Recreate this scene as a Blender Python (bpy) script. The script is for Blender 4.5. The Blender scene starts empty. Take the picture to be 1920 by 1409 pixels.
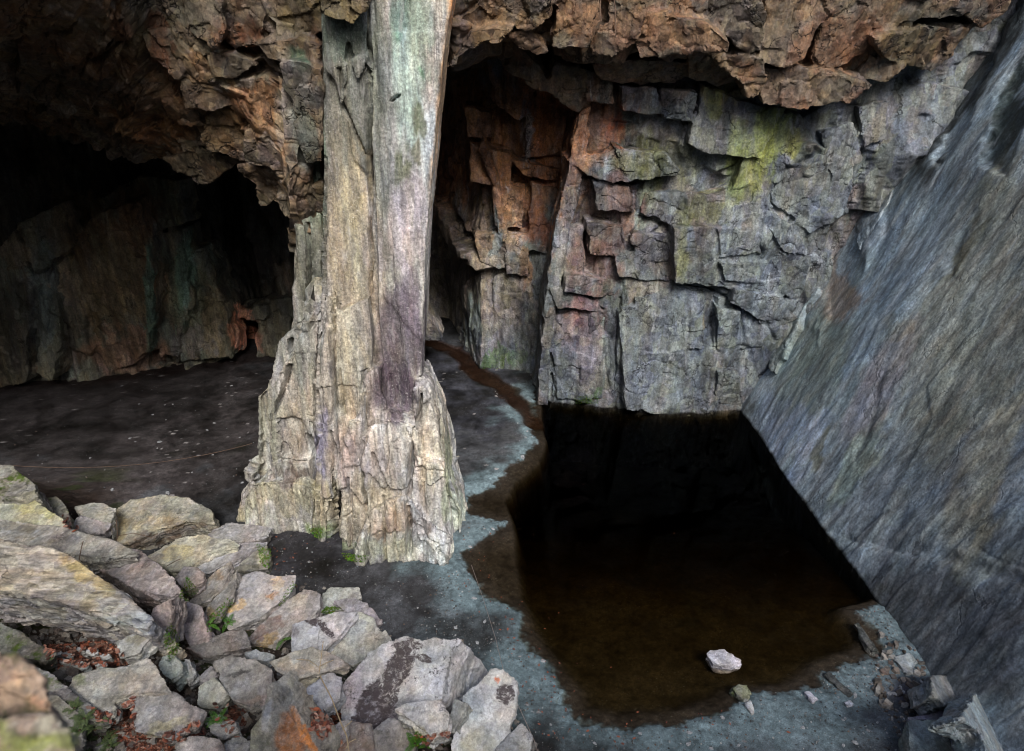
import bpy, bmesh, math, random
import numpy as np
from mathutils import Vector, Matrix
random.seed(7); np.random.seed(7)
SC = bpy.context.scene; COL = SC.collection
D2R = math.radians

# ------------------------------------------------------------------ camera, sky, sun, exposure
CAMZ = 8.0; PITCH = 23.0; FPX = 1280.0
cam = bpy.data.cameras.new('camera'); camo = bpy.data.objects.new('camera', cam); COL.objects.link(camo)
camo.location = (0, 0, CAMZ); camo.rotation_euler = (D2R(90 - PITCH), 0, 0)
cam.sensor_width = 36.0; cam.lens = 24.0; cam.clip_start = 0.1; cam.clip_end = 500
cam.dof.use_dof = True; cam.dof.focus_distance = 12.5; cam.dof.aperture_fstop = 1.5
SC.camera = camo

SUN_EL, SUN_AZ = 41.0, 167.0     # degrees; the sun stands behind the camera (azimuth clockwise from +Y)
w = bpy.data.worlds.new('World'); SC.world = w; w.use_nodes = True
nt = w.node_tree; bg = nt.nodes['Background']
sky = nt.nodes.new('ShaderNodeTexSky'); sky.sky_type = 'NISHITA'; sky.sun_disc = False
sky.sun_elevation = D2R(SUN_EL); sky.sun_rotation = D2R(SUN_AZ); sky.dust_density = 3.0
nt.links.new(sky.outputs[0], bg.inputs[0]); bg.inputs[1].default_value = 0.115
sun = bpy.data.lights.new('sun', 'SUN'); suno = bpy.data.objects.new('sun', sun); COL.objects.link(suno)
sun.energy = 2.5; sun.angle = D2R(20); sun.color = (1.0, 0.97, 0.94)
sd = Vector((math.sin(D2R(SUN_AZ)) * math.cos(D2R(SUN_EL)), math.cos(D2R(SUN_AZ)) * math.cos(D2R(SUN_EL)), math.sin(D2R(SUN_EL))))
suno.rotation_euler = sd.to_track_quat('Z', 'Y').to_euler(); suno.location = (0, 0, 30)
SC.view_settings.view_transform = 'Standard'; SC.view_settings.look = 'None'
SC.view_settings.gamma = 1; SC.view_settings.exposure = 0.82
SC.cycles.filter_width = 1.1; SC.cycles.pixel_filter_type = 'BLACKMAN_HARRIS'
SC.render.engine = 'CYCLES'
SC.cycles.use_denoising = True; SC.cycles.max_bounces = 6; SC.cycles.diffuse_bounces = 4
SC.cycles.transparent_max_bounces = 12; SC.cycles.caustics_refractive = False; SC.cycles.caustics_reflective = False
SC.cycles.sample_clamp_indirect = 6.0

# ------------------------------------------------------------------ pixel <-> world
cp, sp = math.cos(D2R(PITCH)), math.sin(D2R(PITCH))
def ray(px, py):
    px = np.asarray(px, float); py = np.asarray(py, float)
    X = (px - 960) / FPX; U = (704.5 - py) / FPX
    return np.stack([X + 0 * U, cp + sp * U + 0 * X, -sp + cp * U + 0 * X], -1)
def on_z(px, py, z=0.0):
    d = ray(px, py); t = (z - CAMZ) / d[..., 2]
    return d * t[..., None] + np.array([0, 0, CAMZ])
def on_y(px, py, Y):
    d = ray(px, py); t = Y / d[..., 1]
    return d * t[..., None] + np.array([0, 0, CAMZ])
def on_plane(px, py, p0, n):
    d = ray(px, py); n = np.asarray(n, float)
    c = np.array([0, 0, CAMZ]); t = ((np.asarray(p0) - c) @ n) / (d @ n)
    return d * t[..., None] + c
def proj(P):
    q = P - np.array([0, 0, CAMZ])
    dep = np.maximum(q[..., 1] * cp - q[..., 2] * sp, 0.05)
    up = q[..., 1] * sp + q[..., 2] * cp
    return 960 + FPX * q[..., 0] / dep, 704.5 - FPX * up / dep

# ------------------------------------------------------------------ numpy noise
def h3(ix, iy, iz, seed):
    h = (ix.astype(np.int64) * 73856093) ^ (iy.astype(np.int64) * 19349663) ^ (iz.astype(np.int64) * 83492791) ^ (seed * 2654435761)
    h &= 0xFFFFFFFF
    h = ((h ^ (h >> 15)) * 2246822519) & 0xFFFFFFFF
    h = ((h ^ (h >> 13)) * 3266489917) & 0xFFFFFFFF
    h ^= h >> 16
    return h
def hf(h, k=0):
    h = (h * (1664525 + 2 * k * 7919) + 1013904223 + k * 97) & 0xFFFFFFFF
    h = ((h ^ (h >> 15)) * 2246822519) & 0xFFFFFFFF
    h ^= h >> 14
    return (h & 0xFFFFFF).astype(np.float64) / 0xFFFFFF
def vnoise(P, seed=0):
    i = np.floor(P).astype(np.int64); f = P - i; f = f * f * f * (f * (f * 6 - 15) + 10)
    r = 0
    for dx in (0, 1):
        wx = f[:, 0] if dx else 1 - f[:, 0]
        for dy in (0, 1):
            wy = f[:, 1] if dy else 1 - f[:, 1]
            for dz in (0, 1):
                wz = f[:, 2] if dz else 1 - f[:, 2]
                r = r + wx * wy * wz * hf(h3(i[:, 0] + dx, i[:, 1] + dy, i[:, 2] + dz, seed))
    return r * 2 - 1
def fbm(P, oc=4, seed=0, gain=.5):
    a = 1.; r = 0; s = 0
    for o in range(oc):
        r = r + a * vnoise(P * (2.03 ** o) + 11.7 * o, seed + o); s += a; a *= gain
    return r / s * 1.6
def cells(P, seed=0, jit=.9):
    i = np.floor(P).astype(np.int64)
    n = len(P); F1 = np.full(n, 9.); F2 = np.full(n, 9.); hid = np.zeros(n, np.int64); c = np.zeros((n, 3))
    for dx in (-1, 0, 1):
        for dy in (-1, 0, 1):
            for dz in (-1, 0, 1):
                jx, jy, jz = i[:, 0] + dx, i[:, 1] + dy, i[:, 2] + dz
                h = h3(jx, jy, jz, seed)
                cx = jx + .5 + jit * (hf(h, 1) - .5); cy = jy + .5 + jit * (hf(h, 2) - .5); cz = jz + .5 + jit * (hf(h, 3) - .5)
                d = (P[:, 0] - cx) ** 2 + (P[:, 1] - cy) ** 2 + (P[:, 2] - cz) ** 2
                m = d < F1
                F2 = np.where(m, F1, np.minimum(F2, d)); F1 = np.where(m, d, F1)
                hid = np.where(m, h, hid)
                c[m] = np.stack([cx, cy, cz], -1)[m]
    return np.sqrt(F1), np.sqrt(F2), hid, c
def rot_to(P, ang, axis='Y'):
    c, s = math.cos(ang), math.sin(ang); Q = P.copy()
    if axis == 'Y':
        Q[:, 0] = c * P[:, 0] - s * P[:, 2]; Q[:, 2] = s * P[:, 0] + c * P[:, 2]
    elif axis == 'X':
        Q[:, 1] = c * P[:, 1] - s * P[:, 2]; Q[:, 2] = s * P[:, 1] + c * P[:, 2]
    else:
        Q[:, 0] = c * P[:, 0] - s * P[:, 1]; Q[:, 1] = s * P[:, 0] + c * P[:, 1]
    return Q
def facets(P, scale, amp, tilt=.7, seed=0, warp=.25, crack=0.):
    Q = P / np.asarray(scale, float)
    W = np.stack([fbm(Q * 1.3 + 5, 2, seed + 50), fbm(Q * 1.3 + 25, 2, seed + 51), fbm(Q * 1.3 + 45, 2, seed + 52)], -1)
    Q = Q + warp * W
    F1, F2, h, c = cells(Q, seed)
    g = np.stack([hf(h, 5) - .5, hf(h, 6) - .5, hf(h, 7) - .5], -1) * 2
    d = amp * ((hf(h, 4) * 2 - 1) + tilt * ((Q - c) * g).sum(-1))
    if crack: d = d - crack * np.clip(1 - (F2 - F1) / .09, 0, 1)
    return d, h
def crease(P, scale, amp, seed=0, warp=.15, tilt=1.3, fade=.4, ridge=True):
    """Continuous faceting: flat faces that meet in sharp arrises."""
    Q = P / np.asarray(scale, float)
    W = np.stack([fbm(Q * 1.1 + 5, 2, seed + 50), fbm(Q * 1.1 + 25, 2, seed + 51), fbm(Q * 1.1 + 45, 2, seed + 52)], -1)
    Q = Q + warp * W; i = np.floor(Q).astype(np.int64); best = np.full(len(Q), -9.)
    for dx in (-1, 0, 1):
        for dy in (-1, 0, 1):
            for dz in (-1, 0, 1):
                jx, jy, jz = i[:, 0] + dx, i[:, 1] + dy, i[:, 2] + dz; h = h3(jx, jy, jz, seed)
                ex = Q[:, 0] - jx - .5 - .9 * (hf(h, 1) - .5); ey = Q[:, 1] - jy - .5 - .9 * (hf(h, 2) - .5); ez = Q[:, 2] - jz - .5 - .9 * (hf(h, 3) - .5)
                v = .6 * hf(h, 4) + tilt * ((hf(h, 5) - .5) * ex + (hf(h, 6) - .5) * ey + (hf(h, 7) - .5) * ez) - fade * (ex * ex + ey * ey + ez * ez)
                best = np.maximum(best, v)
    return amp * (best - .45) * (-1 if ridge else 1)
def sstep(a, b, x):
    t = np.clip((x - a) / (b - a), 0, 1); return t * t * (3 - 2 * t)
def inpoly(px, py, poly):
    r = np.zeros(px.shape, bool); n = len(poly)
    for i in range(n):
        x1, y1 = poly[i]; x2, y2 = poly[(i + 1) % n]
        if y1 == y2: continue
        c = ((y1 > py) != (y2 > py)) & (px < (x2 - x1) * (py - y1) / (y2 - y1) + x1)
        r ^= c
    return r
def segdist(px, py, poly, closed=True):
    d = np.full(px.shape, 1e9); n = len(poly)
    for i in range(n if closed else n - 1):
        x1, y1 = poly[i]; x2, y2 = poly[(i + 1) % n]
        vx, vy = x2 - x1, y2 - y1; L = vx * vx + vy * vy + 1e-12
        t = np.clip(((px - x1) * vx + (py - y1) * vy) / L, 0, 1)
        d = np.minimum(d, np.hypot(px - x1 - t * vx, py - y1 - t * vy))
    return d
def lin(c):
    c = np.asarray(c, float) / 255.
    return np.where(c <= .04045, c / 12.92, ((c + .055) / 1.055) ** 2.4)

# ------------------------------------------------------------------ objects
def tag(o, label=None, cat=None, group=None, kind=None):
    if label: o['label'] = label
    if cat: o['category'] = cat
    if group: o['group'] = group
    if kind: o['kind'] = kind
    return o
def mesh_obj(name, V, F, mat, cols=None, parent=None, sharp=None, smooth=True, origin=None, lich=None):
    V = np.asarray(V, float)
    if origin is None and parent is None: origin = (0, 0, 0)
    if origin is not None: V = V - np.asarray(origin)
    me = bpy.data.meshes.new(name)
    if isinstance(F, np.ndarray):
        nf, k = F.shape
        me.vertices.add(len(V)); me.vertices.foreach_set('co', V.astype(np.float32).ravel())
        me.loops.add(nf * k); me.loops.foreach_set('vertex_index', F.astype(np.int32).ravel())
        me.polygons.add(nf); me.polygons.foreach_set('loop_start', np.arange(0, nf * k, k, dtype=np.int32))
        me.update(calc_edges=True)
    else:
        me.from_pydata([tuple(v) for v in V], [], F); me.update()
    me.polygons.foreach_set('use_smooth', np.full(len(me.polygons), smooth))
    if cols is not None:
        a = me.attributes.new('Col', 'FLOAT_COLOR', 'POINT')
        c4 = np.ones((len(V), 4), np.float32); c4[:, :3] = cols; a.data.foreach_set('color', c4.ravel())
    if lich is not None:
        a = me.attributes.new('Lich', 'FLOAT', 'POINT'); a.data.foreach_set('value', np.asarray(lich, np.float32))
    if sharp: me.set_sharp_from_angle(angle=D2R(sharp))
    me.materials.append(mat)
    o = bpy.data.objects.new(name, me); COL.objects.link(o)
    if origin is not None: o.location = origin
    if parent is not None: o.parent = parent
    return o
def grid_faces(ni, nj):
    a = np.arange(ni * nj).reshape(ni, nj)
    return np.stack([a[:-1, :-1], a[1:, :-1], a[1:, 1:], a[:-1, 1:]], -1).reshape(-1, 4)
def grid_normals(G):
    du = np.gradient(G, axis=0); dv = np.gradient(G, axis=1)
    n = np.cross(du, dv); return n / (np.linalg.norm(n, axis=-1, keepdims=True) + 1e-12)
def vert_normals(V, F):
    n = np.cross(V[F[:, 2]] - V[F[:, 0]], V[F[:, 3]] - V[F[:, 1]])
    N = np.zeros_like(V)
    for k in range(4):
        for a in range(3): N[:, a] += np.bincount(F[:, k], n[:, a], len(V))
    return N / (np.linalg.norm(N, axis=1, keepdims=True) + 1e-12)
def smooth_normals(V, F, N, it=4):
    E = np.concatenate([F[:, [0, 1]], F[:, [1, 2]], F[:, [2, 3]], F[:, [3, 0]]])
    for _ in range(it):
        S = N.copy()
        for a in range(3):
            S[:, a] += np.bincount(E[:, 0], N[E[:, 1], a], len(V)) + np.bincount(E[:, 1], N[E[:, 0], a], len(V))
        N = S / (np.linalg.norm(S, axis=1, keepdims=True) + 1e-12)
    return N
def remesh(V, F, voxel):
    me = bpy.data.meshes.new('tmp'); me.from_pydata([tuple(map(float, v)) for v in V], [], F); me.update()
    bm = bmesh.new(); bm.from_mesh(me); bmesh.ops.recalc_face_normals(bm, faces=bm.faces); bm.to_mesh(me); bm.free()
    o = bpy.data.objects.new('tmp', me); COL.objects.link(o)
    m = o.modifiers.new('r', 'REMESH'); m.mode = 'VOXEL'; m.voxel_size = voxel; m.adaptivity = 0
    dg = bpy.context.evaluated_depsgraph_get(); ev = o.evaluated_get(dg); em = ev.to_mesh()
    n = len(em.vertices); co = np.empty(n * 3, np.float32); em.vertices.foreach_get('co', co)
    fl = np.empty(len(em.loops), np.int32); em.loops.foreach_get('vertex_index', fl)
    ev.to_mesh_clear(); bpy.data.objects.remove(o); bpy.data.meshes.remove(me)
    return co.reshape(-1, 3).astype(float), fl.reshape(-1, 4)
def prism(top, ext, taper=0., jit=0., bottom=None):
    top = np.asarray(top, float); n = len(top)
    c = top.mean(0); bot = c + (top - c) * (1 - taper) + np.asarray(ext)
    if jit: bot = bot + np.random.uniform(-jit, jit, bot.shape)
    V = np.concatenate([top, bot])
    F = [list(range(n)), list(range(2 * n - 1, n - 1, -1))] + [[i, i + n, (i + 1) % n + n, (i + 1) % n] for i in range(n)]
    return V, F
def join(parts):
    V = []; F = []; k = 0
    for v, f in parts:
        V.append(v); F += [[i + k for i in q] for q in f]; k += len(v)
    return np.concatenate(V), F

# ------------------------------------------------------------------ painting rock tints: stains, plus some light and shade put into the colour
def paint(P, base, blobs=(), seed=0, stretch=(1, 1, 3), warp=55, cellpal=None, cellscale=None, gain=1., freq=3.):
    C = np.tile(lin(base), (len(P), 1)); px, py = proj(P)
    S = P / np.asarray(stretch, float)
    nz = fbm(S * freq, 5, seed + 3, .6); n2 = fbm(S * freq + 9, 5, seed + 4, .6); n3 = fbm(P * .5, 3, seed + 6)
    if cellpal is not None:
        for k, sc in enumerate(cellscale):
            Q = P / np.asarray(sc, float)
            W = np.stack([fbm(Q + 5, 2, seed + 60), fbm(Q + 25, 2, seed + 61), fbm(Q + 45, 2, seed + 62)], -1)
            _, _, h, _ = cells(Q + .3 * W, seed + 20 + k)
            pal = np.array([lin(c[:3]) for c in cellpal]); wt = np.cumsum([c[3] for c in cellpal]); wt = wt / wt[-1]
            idx = np.searchsorted(wt, hf(h, 9)).clip(0, len(pal) - 1)
            st = (.35 + .55 * hf(h, 8))[:, None] * (.9 if k == 0 else .5)
            C = C * (1 - st) + pal[idx] * st
    wx = px + warp * .6 * nz; wy = py + warp * 1.3 * n2
    for b in blobs:
        x, y, rx, ry, col = b[:5]; s = b[5] if len(b) > 5 else .8; a = D2R(b[6]) if len(b) > 6 else 0.
        dx, dy = wx - x, wy - y
        ux = (dx * math.cos(a) + dy * math.sin(a)) / rx; uy = (-dx * math.sin(a) + dy * math.cos(a)) / ry
        k = (s * sstep(1.15, .75, np.sqrt(ux * ux + uy * uy) + .3 * nz))[:, None]
        C = C * (1 - k) + lin(col) * k
    C = C * (1 + .28 * n3 + .22 * nz)[:, None]
    uw = sstep(.04, -.04, P[:, 2] + .02 * n2)[:, None] * (1. if P[:, 2].min() < -1.5 else 0.)
    C = C * (1 - uw) + lin((14, 12, 9)) * uw
    return np.clip(C * gain, .004, .85)

# ------------------------------------------------------------------ materials
def new_mat(name):
    m = bpy.data.materials.new(name); m.use_nodes = True
    return m, m.node_tree, m.node_tree.nodes['Principled BSDF']
class N:
    def __init__(s, nt): s.nt = nt
    def add(s, t, ins=None, **kw):
        n = s.nt.nodes.new(t)
        for k, v in kw.items(): setattr(n, k, v)
        for k, v in (ins or {}).items():
            if hasattr(v, 'is_output') or isinstance(v, bpy.types.NodeSocket): s.nt.links.new(v, n.inputs[k])
            else: n.inputs[k].default_value = v
        return n
    def math(s, op, a, b=0., clamp=False):
        return s.add('ShaderNodeMath', {0: a, 1: b}, operation=op, use_clamp=clamp).outputs[0]
    def ramp(s, f, a, b, lo=0., hi=1.):
        return s.add('ShaderNodeMapRange', {'Value': f, 'From Min': a, 'From Max': b, 'To Min': lo, 'To Max': hi}, interpolation_type='SMOOTHSTEP').outputs[0]
    def noise(s, vec, scale, detail=5., rough=.6, dist=0.):
        return s.add('ShaderNodeTexNoise', {'Vector': vec, 'Scale': scale, 'Detail': detail, 'Roughness': rough, 'Distortion': dist}).outputs[0]
    def mapping(s, vec, scale=(1, 1, 1), rot=(0, 0, 0), loc=(0, 0, 0)):
        return s.add('ShaderNodeMapping', {'Vector': vec, 'Scale': scale, 'Rotation': rot, 'Location': loc}).outputs[0]
    def mixc(s, f, a, b, mode='MIX'):
        n = s.add('ShaderNodeMix', data_type='RGBA', blend_type=mode)
        for k, v in ((0, f), (6, a), (7, b)):
            if isinstance(v, bpy.types.NodeSocket): s.nt.links.new(v, n.inputs[k])
            else: n.inputs[k].default_value = v
        return n.outputs[2]
def rock_mat(name, grain=(7, 7, .8), rot=(0, 0, 0), streak=.5, fine=.3, speck=.0, lich=0., dark=.35, bump=.5, rough=(.55, .85),
             cracks=.5, crack_scale=1.4, pale=0., spec=.35, speck_col=(.72, .70, .65, 1), moss=0., wet=0., bd=.03, neutral=(124, 121, 114), brk=.5, gb=.8, fc=(3., 3., 2.), fs=1., ft=.14):
    m, t, p = new_mat(name); n = N(t)
    co = n.add('ShaderNodeTexCoord').outputs['Object']
    col = n.add('ShaderNodeAttribute', attribute_name='Col').outputs['Color']
    g = n.mapping(co, grain, rot)
    s1 = n.noise(g, 1.0, 7, .65, .3)
    s2 = n.noise(n.mapping(co, tuple(v * 3.1 for v in grain), rot, (3, 1, 7)), 1.0, 5, .7)
    f1 = n.noise(co, 22., 6, .72); f2 = n.noise(co, 90., 3, .7)
    mult = n.math('ADD', n.ramp(s1, .3, .72, 1 - streak, 1 + streak), n.ramp(s2, .3, .7, -streak * .4, streak * .4))
    mult = n.math('MULTIPLY', mult, n.ramp(f1, .3, .72, 1 - fine, 1 + fine))
    mult = n.math('MULTIPLY', mult, n.ramp(f2, .3, .72, 1 - fine * .7, 1 + fine * .7))
    nm = n.noise(n.mapping(co, tuple(v * .9 for v in grain), rot, (4, 6, 8)), 1., 9, .78, .5)
    nb = n.noise(co, 5., 7, .75, .6)
    nf = n.math('ADD', n.math('MULTIPLY', nm, .6), n.math('MULTIPLY', nb, .4))
    col = n.mixc(n.ramp(nf, .42, .56, brk, 0), col, (*[float(v) for v in lin(neutral)], 1))
    mc = n.add('ShaderNodeCombineColor', {0: mult, 1: mult, 2: mult}).outputs[0]
    c = n.mixc(1., col, mc, 'MULTIPLY')
    # faint hue drift: cool and warm mineral bands
    hb = n.noise(n.mapping(co, tuple(v * .5 for v in grain), rot, (9, 4, 2)), 1.0, 4, .6)
    c = n.mixc(n.ramp(hb, .45, .75, 0, .5), c, n.mixc(1., c, (1.25, .98, .8, 1), 'MULTIPLY'))
    c = n.mixc(n.ramp(hb, .5, .25, 0, .5), c, n.mixc(1., c, (.85, 1.0, 1.18, 1), 'MULTIPLY'))
    if pale:
        pm = n.ramp(n.noise(n.mapping(co, tuple(v * .8 for v in grain), rot, (1, 8, 5)), 1., 6, .7, .6), .58, .7, 0, pale)
        c = n.mixc(pm, c, n.mixc(.55, c, speck_col))
    if dark:
        dm = n.ramp(n.noise(n.mapping(co, tuple(max(v * .28, .35) for v in grain), rot, (5, 5, 1)), 1.0, 7, .72, 1.2), .55, .68, 0, dark)
        c = n.mixc(dm, c, n.mixc(1., c, (.28, .25, .25, 1), 'MULTIPLY'))
    if lich:
        lm = n.math('MULTIPLY', n.ramp(n.noise(co, 26., 5, .75, .5), .54, .6, 0, 1), n.ramp(n.noise(co, 2.2, 4, .6), .52, .62, 0, lich))
        c = n.mixc(lm, c, (.022, .02, .02, 1))
    la = n.add('ShaderNodeAttribute', attribute_name='Lich').outputs['Fac']
    ln_ = n.math('ADD', n.noise(n.mapping(co, (1, 1, 1.6), (0, 0, .6)), 13., 9, .85, .6), n.math('MULTIPLY', n.math('SUBTRACT', la, 1.0), .45))
    c = n.mixc(n.ramp(ln_, .41, .49, 0, .95), c, n.mixc(f1, (.022, .017, .018, 1), (.075, .055, .06, 1)))
    if speck:
        vo = n.add('ShaderNodeTexNoise', {'Vector': n.mapping(co, tuple(max(1., v * .16) for v in grain), rot), 'Scale': 30., 'Detail': 4., 'Roughness': .8}).outputs[0]
        k = n.math('MULTIPLY', n.ramp(vo, .6, .69, 0, 1), n.ramp(n.noise(co, 1.1, 3, .6), .38, .62, .15, 1.))
        k2 = n.math('MULTIPLY', n.ramp(n.noise(n.mapping(co, tuple(max(1., v * .2) for v in grain), rot, (2, 2, 2)), 13., 6, .85), .6, .66, 0, .6), n.ramp(n.noise(co, .9, 3, .6), .45, .6, 0, 1.))
        c = n.mixc(n.math('MULTIPLY', n.math('MAXIMUM', k, k2), speck), c, speck_col)
    if moss:
        ge = n.add('ShaderNodeNewGeometry').outputs['Normal']
        up = n.add('ShaderNodeSeparateXYZ', {0: ge}).outputs[2]
        mm = n.math('MULTIPLY', n.ramp(n.noise(co, 3., 6, .7), .5, .62, 0, moss), n.ramp(up, .1, .6, .25, 1))
        c = n.mixc(mm, c, n.mixc(f1, (.02, .035, .005, 1), (.09, .13, .02, 1)))
    hgt = n.math('ADD', n.math('MULTIPLY', s1, gb), n.math('MULTIPLY', f1, .5))
    hgt = n.math('ADD', hgt, n.math('MULTIPLY', s2, .6 * gb))
    hgt = n.math('ADD', hgt, n.math('MULTIPLY', f2, .12))
    if cracks:
        wv = n.add('ShaderNodeVectorMath', {0: n.mapping(co, tuple(max(.5, v / 6.) for v in grain), rot), 1: n.add('ShaderNodeTexNoise', {'Vector': co, 'Scale': 1.7, 'Detail': 4., 'Roughness': .6}).outputs[1]}, operation='ADD').outputs[0]
        ed = n.add('ShaderNodeTexVoronoi', {'Vector': wv, 'Scale': crack_scale}, feature='DISTANCE_TO_EDGE').outputs[0]
        br = n.ramp(n.noise(co, 1.3, 3, .6), .45, .6, 0, 1)
        cm = n.math('MULTIPLY', n.ramp(ed, .0, .022, 1, 0), br)
        c = n.mixc(n.math('MULTIPLY', cm, cracks), c, n.mixc(1., c, (.15, .14, .14, 1), 'MULTIPLY'))
        hgt = n.math('SUBTRACT', hgt, n.math('MULTIPLY', cm, 1.2 * cracks))
    prev = None
    if fs:
        wob = n.add('ShaderNodeTexNoise', {'Vector': co, 'Scale': 2.6, 'Detail': 3., 'Roughness': .6}).outputs[1]
        for q, (k, dist) in enumerate(((1., .16), (2.9, .055))):
            mp = n.mapping(co, tuple(v * k for v in fc), rot, (q * 3.3, 1.7, 5.1 * q))
            wv = n.add('ShaderNodeVectorMath', {0: n.add('ShaderNodeVectorMath', {0: wob, 1: (.55, .55, .55)}, operation='MULTIPLY').outputs[0], 1: mp}, operation='ADD').outputs[0]
            vo = n.add('ShaderNodeTexVoronoi', {'Vector': wv, 'Scale': 1.}, feature='F1')
            dl = n.add('ShaderNodeVectorMath', {0: wv, 1: vo.outputs['Position']}, operation='SUBTRACT').outputs[0]
            rc = n.add('ShaderNodeVectorMath', {0: vo.outputs['Color'], 1: (.5, .5, .5)}, operation='SUBTRACT').outputs[0]
            dt = n.add('ShaderNodeVectorMath', {0: dl, 1: rc}, operation='DOT_PRODUCT').outputs['Value']
            sx = n.add('ShaderNodeSeparateColor', {0: vo.outputs['Color']})
            hh = n.math('ADD', dt, n.math('MULTIPLY', sx.outputs[0], .35))
            bi = {'Strength': min(1., fs), 'Distance': dist * fs, 'Height': hh}
            if prev is not None: bi['Normal'] = prev
            prev = n.add('ShaderNodeBump', bi).outputs[0]
            tv = n.math('ADD', n.math('MULTIPLY', sx.outputs[1], 2 * ft), 1 - ft)
            c = n.mixc(1., c, n.add('ShaderNodeCombineColor', {0: tv, 1: tv, 2: n.math('ADD', n.math('MULTIPLY', n.math('SUBTRACT', sx.outputs[2], .5), ft), tv)}).outputs[0], 'MULTIPLY')
    bi = {'Strength': bump, 'Distance': bd, 'Height': hgt}
    if prev is not None: bi['Normal'] = prev
    b = n.add('ShaderNodeBump', bi)
    t.links.new(b.outputs[0], p.inputs['Normal'])
    t.links.new(c, p.inputs['Base Color'])
    t.links.new(n.ramp(s1, .3, .7, rough[0], rough[1]), p.inputs['Roughness'])
    p.inputs['Specular IOR Level'].default_value = spec
    return m
def simple_mat(name, c1, c2, scale=8., rough=.7, bump=.2, spec=.3):
    m, t, p = new_mat(name); n = N(t); co = n.add('ShaderNodeTexCoord').outputs['Object']
    f = n.noise(co, scale, 5, .65)
    t.links.new(n.mixc(n.ramp(f, .3, .7), (*c1, 1), (*c2, 1)), p.inputs['Base Color'])
    p.inputs['Roughness'].default_value = rough; p.inputs['Specular IOR Level'].default_value = spec
    b = n.add('ShaderNodeBump', {'Strength': bump, 'Distance': .02, 'Height': f}); t.links.new(b.outputs[0], p.inputs['Normal'])
    return m
M = {}
M['pillar'] = rock_mat('pillar slate', (8, 8, 1.3), fc=(2.6, 2.6, .8), fs=.55, ft=.1, streak=.38, fine=.45, speck=.95, dark=.75, bump=1., pale=.4, brk=0.25, neutral=(146, 144, 140), lich=.0, cracks=.12)
M['right'] = rock_mat('smooth slate', (6, 6, 1.2), (0, D2R(-24.5), 0), fc=(1.5, 1.5, .7), fs=.15, ft=.06, gb=.12, streak=.38, fine=.42, speck=.6, dark=.5, bump=.55, pale=.65, brk=0.25, neutral=(108, 120, 128), speck_col=(.44, .49, .52, 1), cracks=.3, crack_scale=.8, rough=(.45, .75), spec=.4)
M['back'] = rock_mat('damp slate', (5, 5, 1.0), fc=(2.2, 2.2, 1.5), fs=1., ft=.2, streak=.4, fine=.42, speck=.4, dark=.75, bump=.8, pale=.7, brk=0.3, neutral=(108, 112, 118), speck_col=(.42, .44, .44, 1), cracks=.8, crack_scale=1.2)
M['ceil'] = rock_mat('rusty slate', (5, 5, 1.6), fc=(2.4, 2.4, 2.0), fs=1., ft=.2, streak=.38, fine=.36, speck=.2, dark=.5, bump=.85, pale=.35, brk=0.3, neutral=(112, 104, 92), speck_col=(.42, .36, .3, 1), cracks=.9, crack_scale=1.6)
M['lwall'] = rock_mat('dark slate', (5, 5, .8), fc=(2., 2., .8), streak=.4, fine=.3, dark=.6, bump=.7, neutral=(84, 82, 72), pale=.35, speck_col=(.28, .34, .32, 1), cracks=.7)
M['rock'] = rock_mat('grey boulder', (5, 3, 6), fc=(3., 3., 5.), fs=.55, ft=.08, streak=.3, fine=.32, speck=.5, dark=.5, bump=.8, neutral=(142, 141, 138), pale=.35, lich=.75, cracks=.35, crack_scale=1.5)
M['rock_lich'] = rock_mat('lichen boulder', (4, 3, 5), fc=(3., 3., 4.), fs=.5, ft=.07, streak=.26, fine=.3, speck=.4, dark=.35, bump=.75, neutral=(158, 158, 158), pale=.35, lich=1.0, cracks=.3, crack_scale=1.2)
M['rock_band'] = rock_mat('banded boulder', (2.0, 9, 14), (0, D2R(12), 0), streak=.45, fine=.25, speck=.2, dark=.35, bump=.9, pale=.5, cracks=.25)
M['rock_moss'] = rock_mat('mossy boulder', (4, 4, 4), streak=.3, fine=.3, speck=.3, dark=.4, bump=.7, pale=.2, moss=1.0, cracks=.3)
M['shell'] = rock_mat('bedrock', (2, 2, 1), dark=.4, bump=.4)

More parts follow.
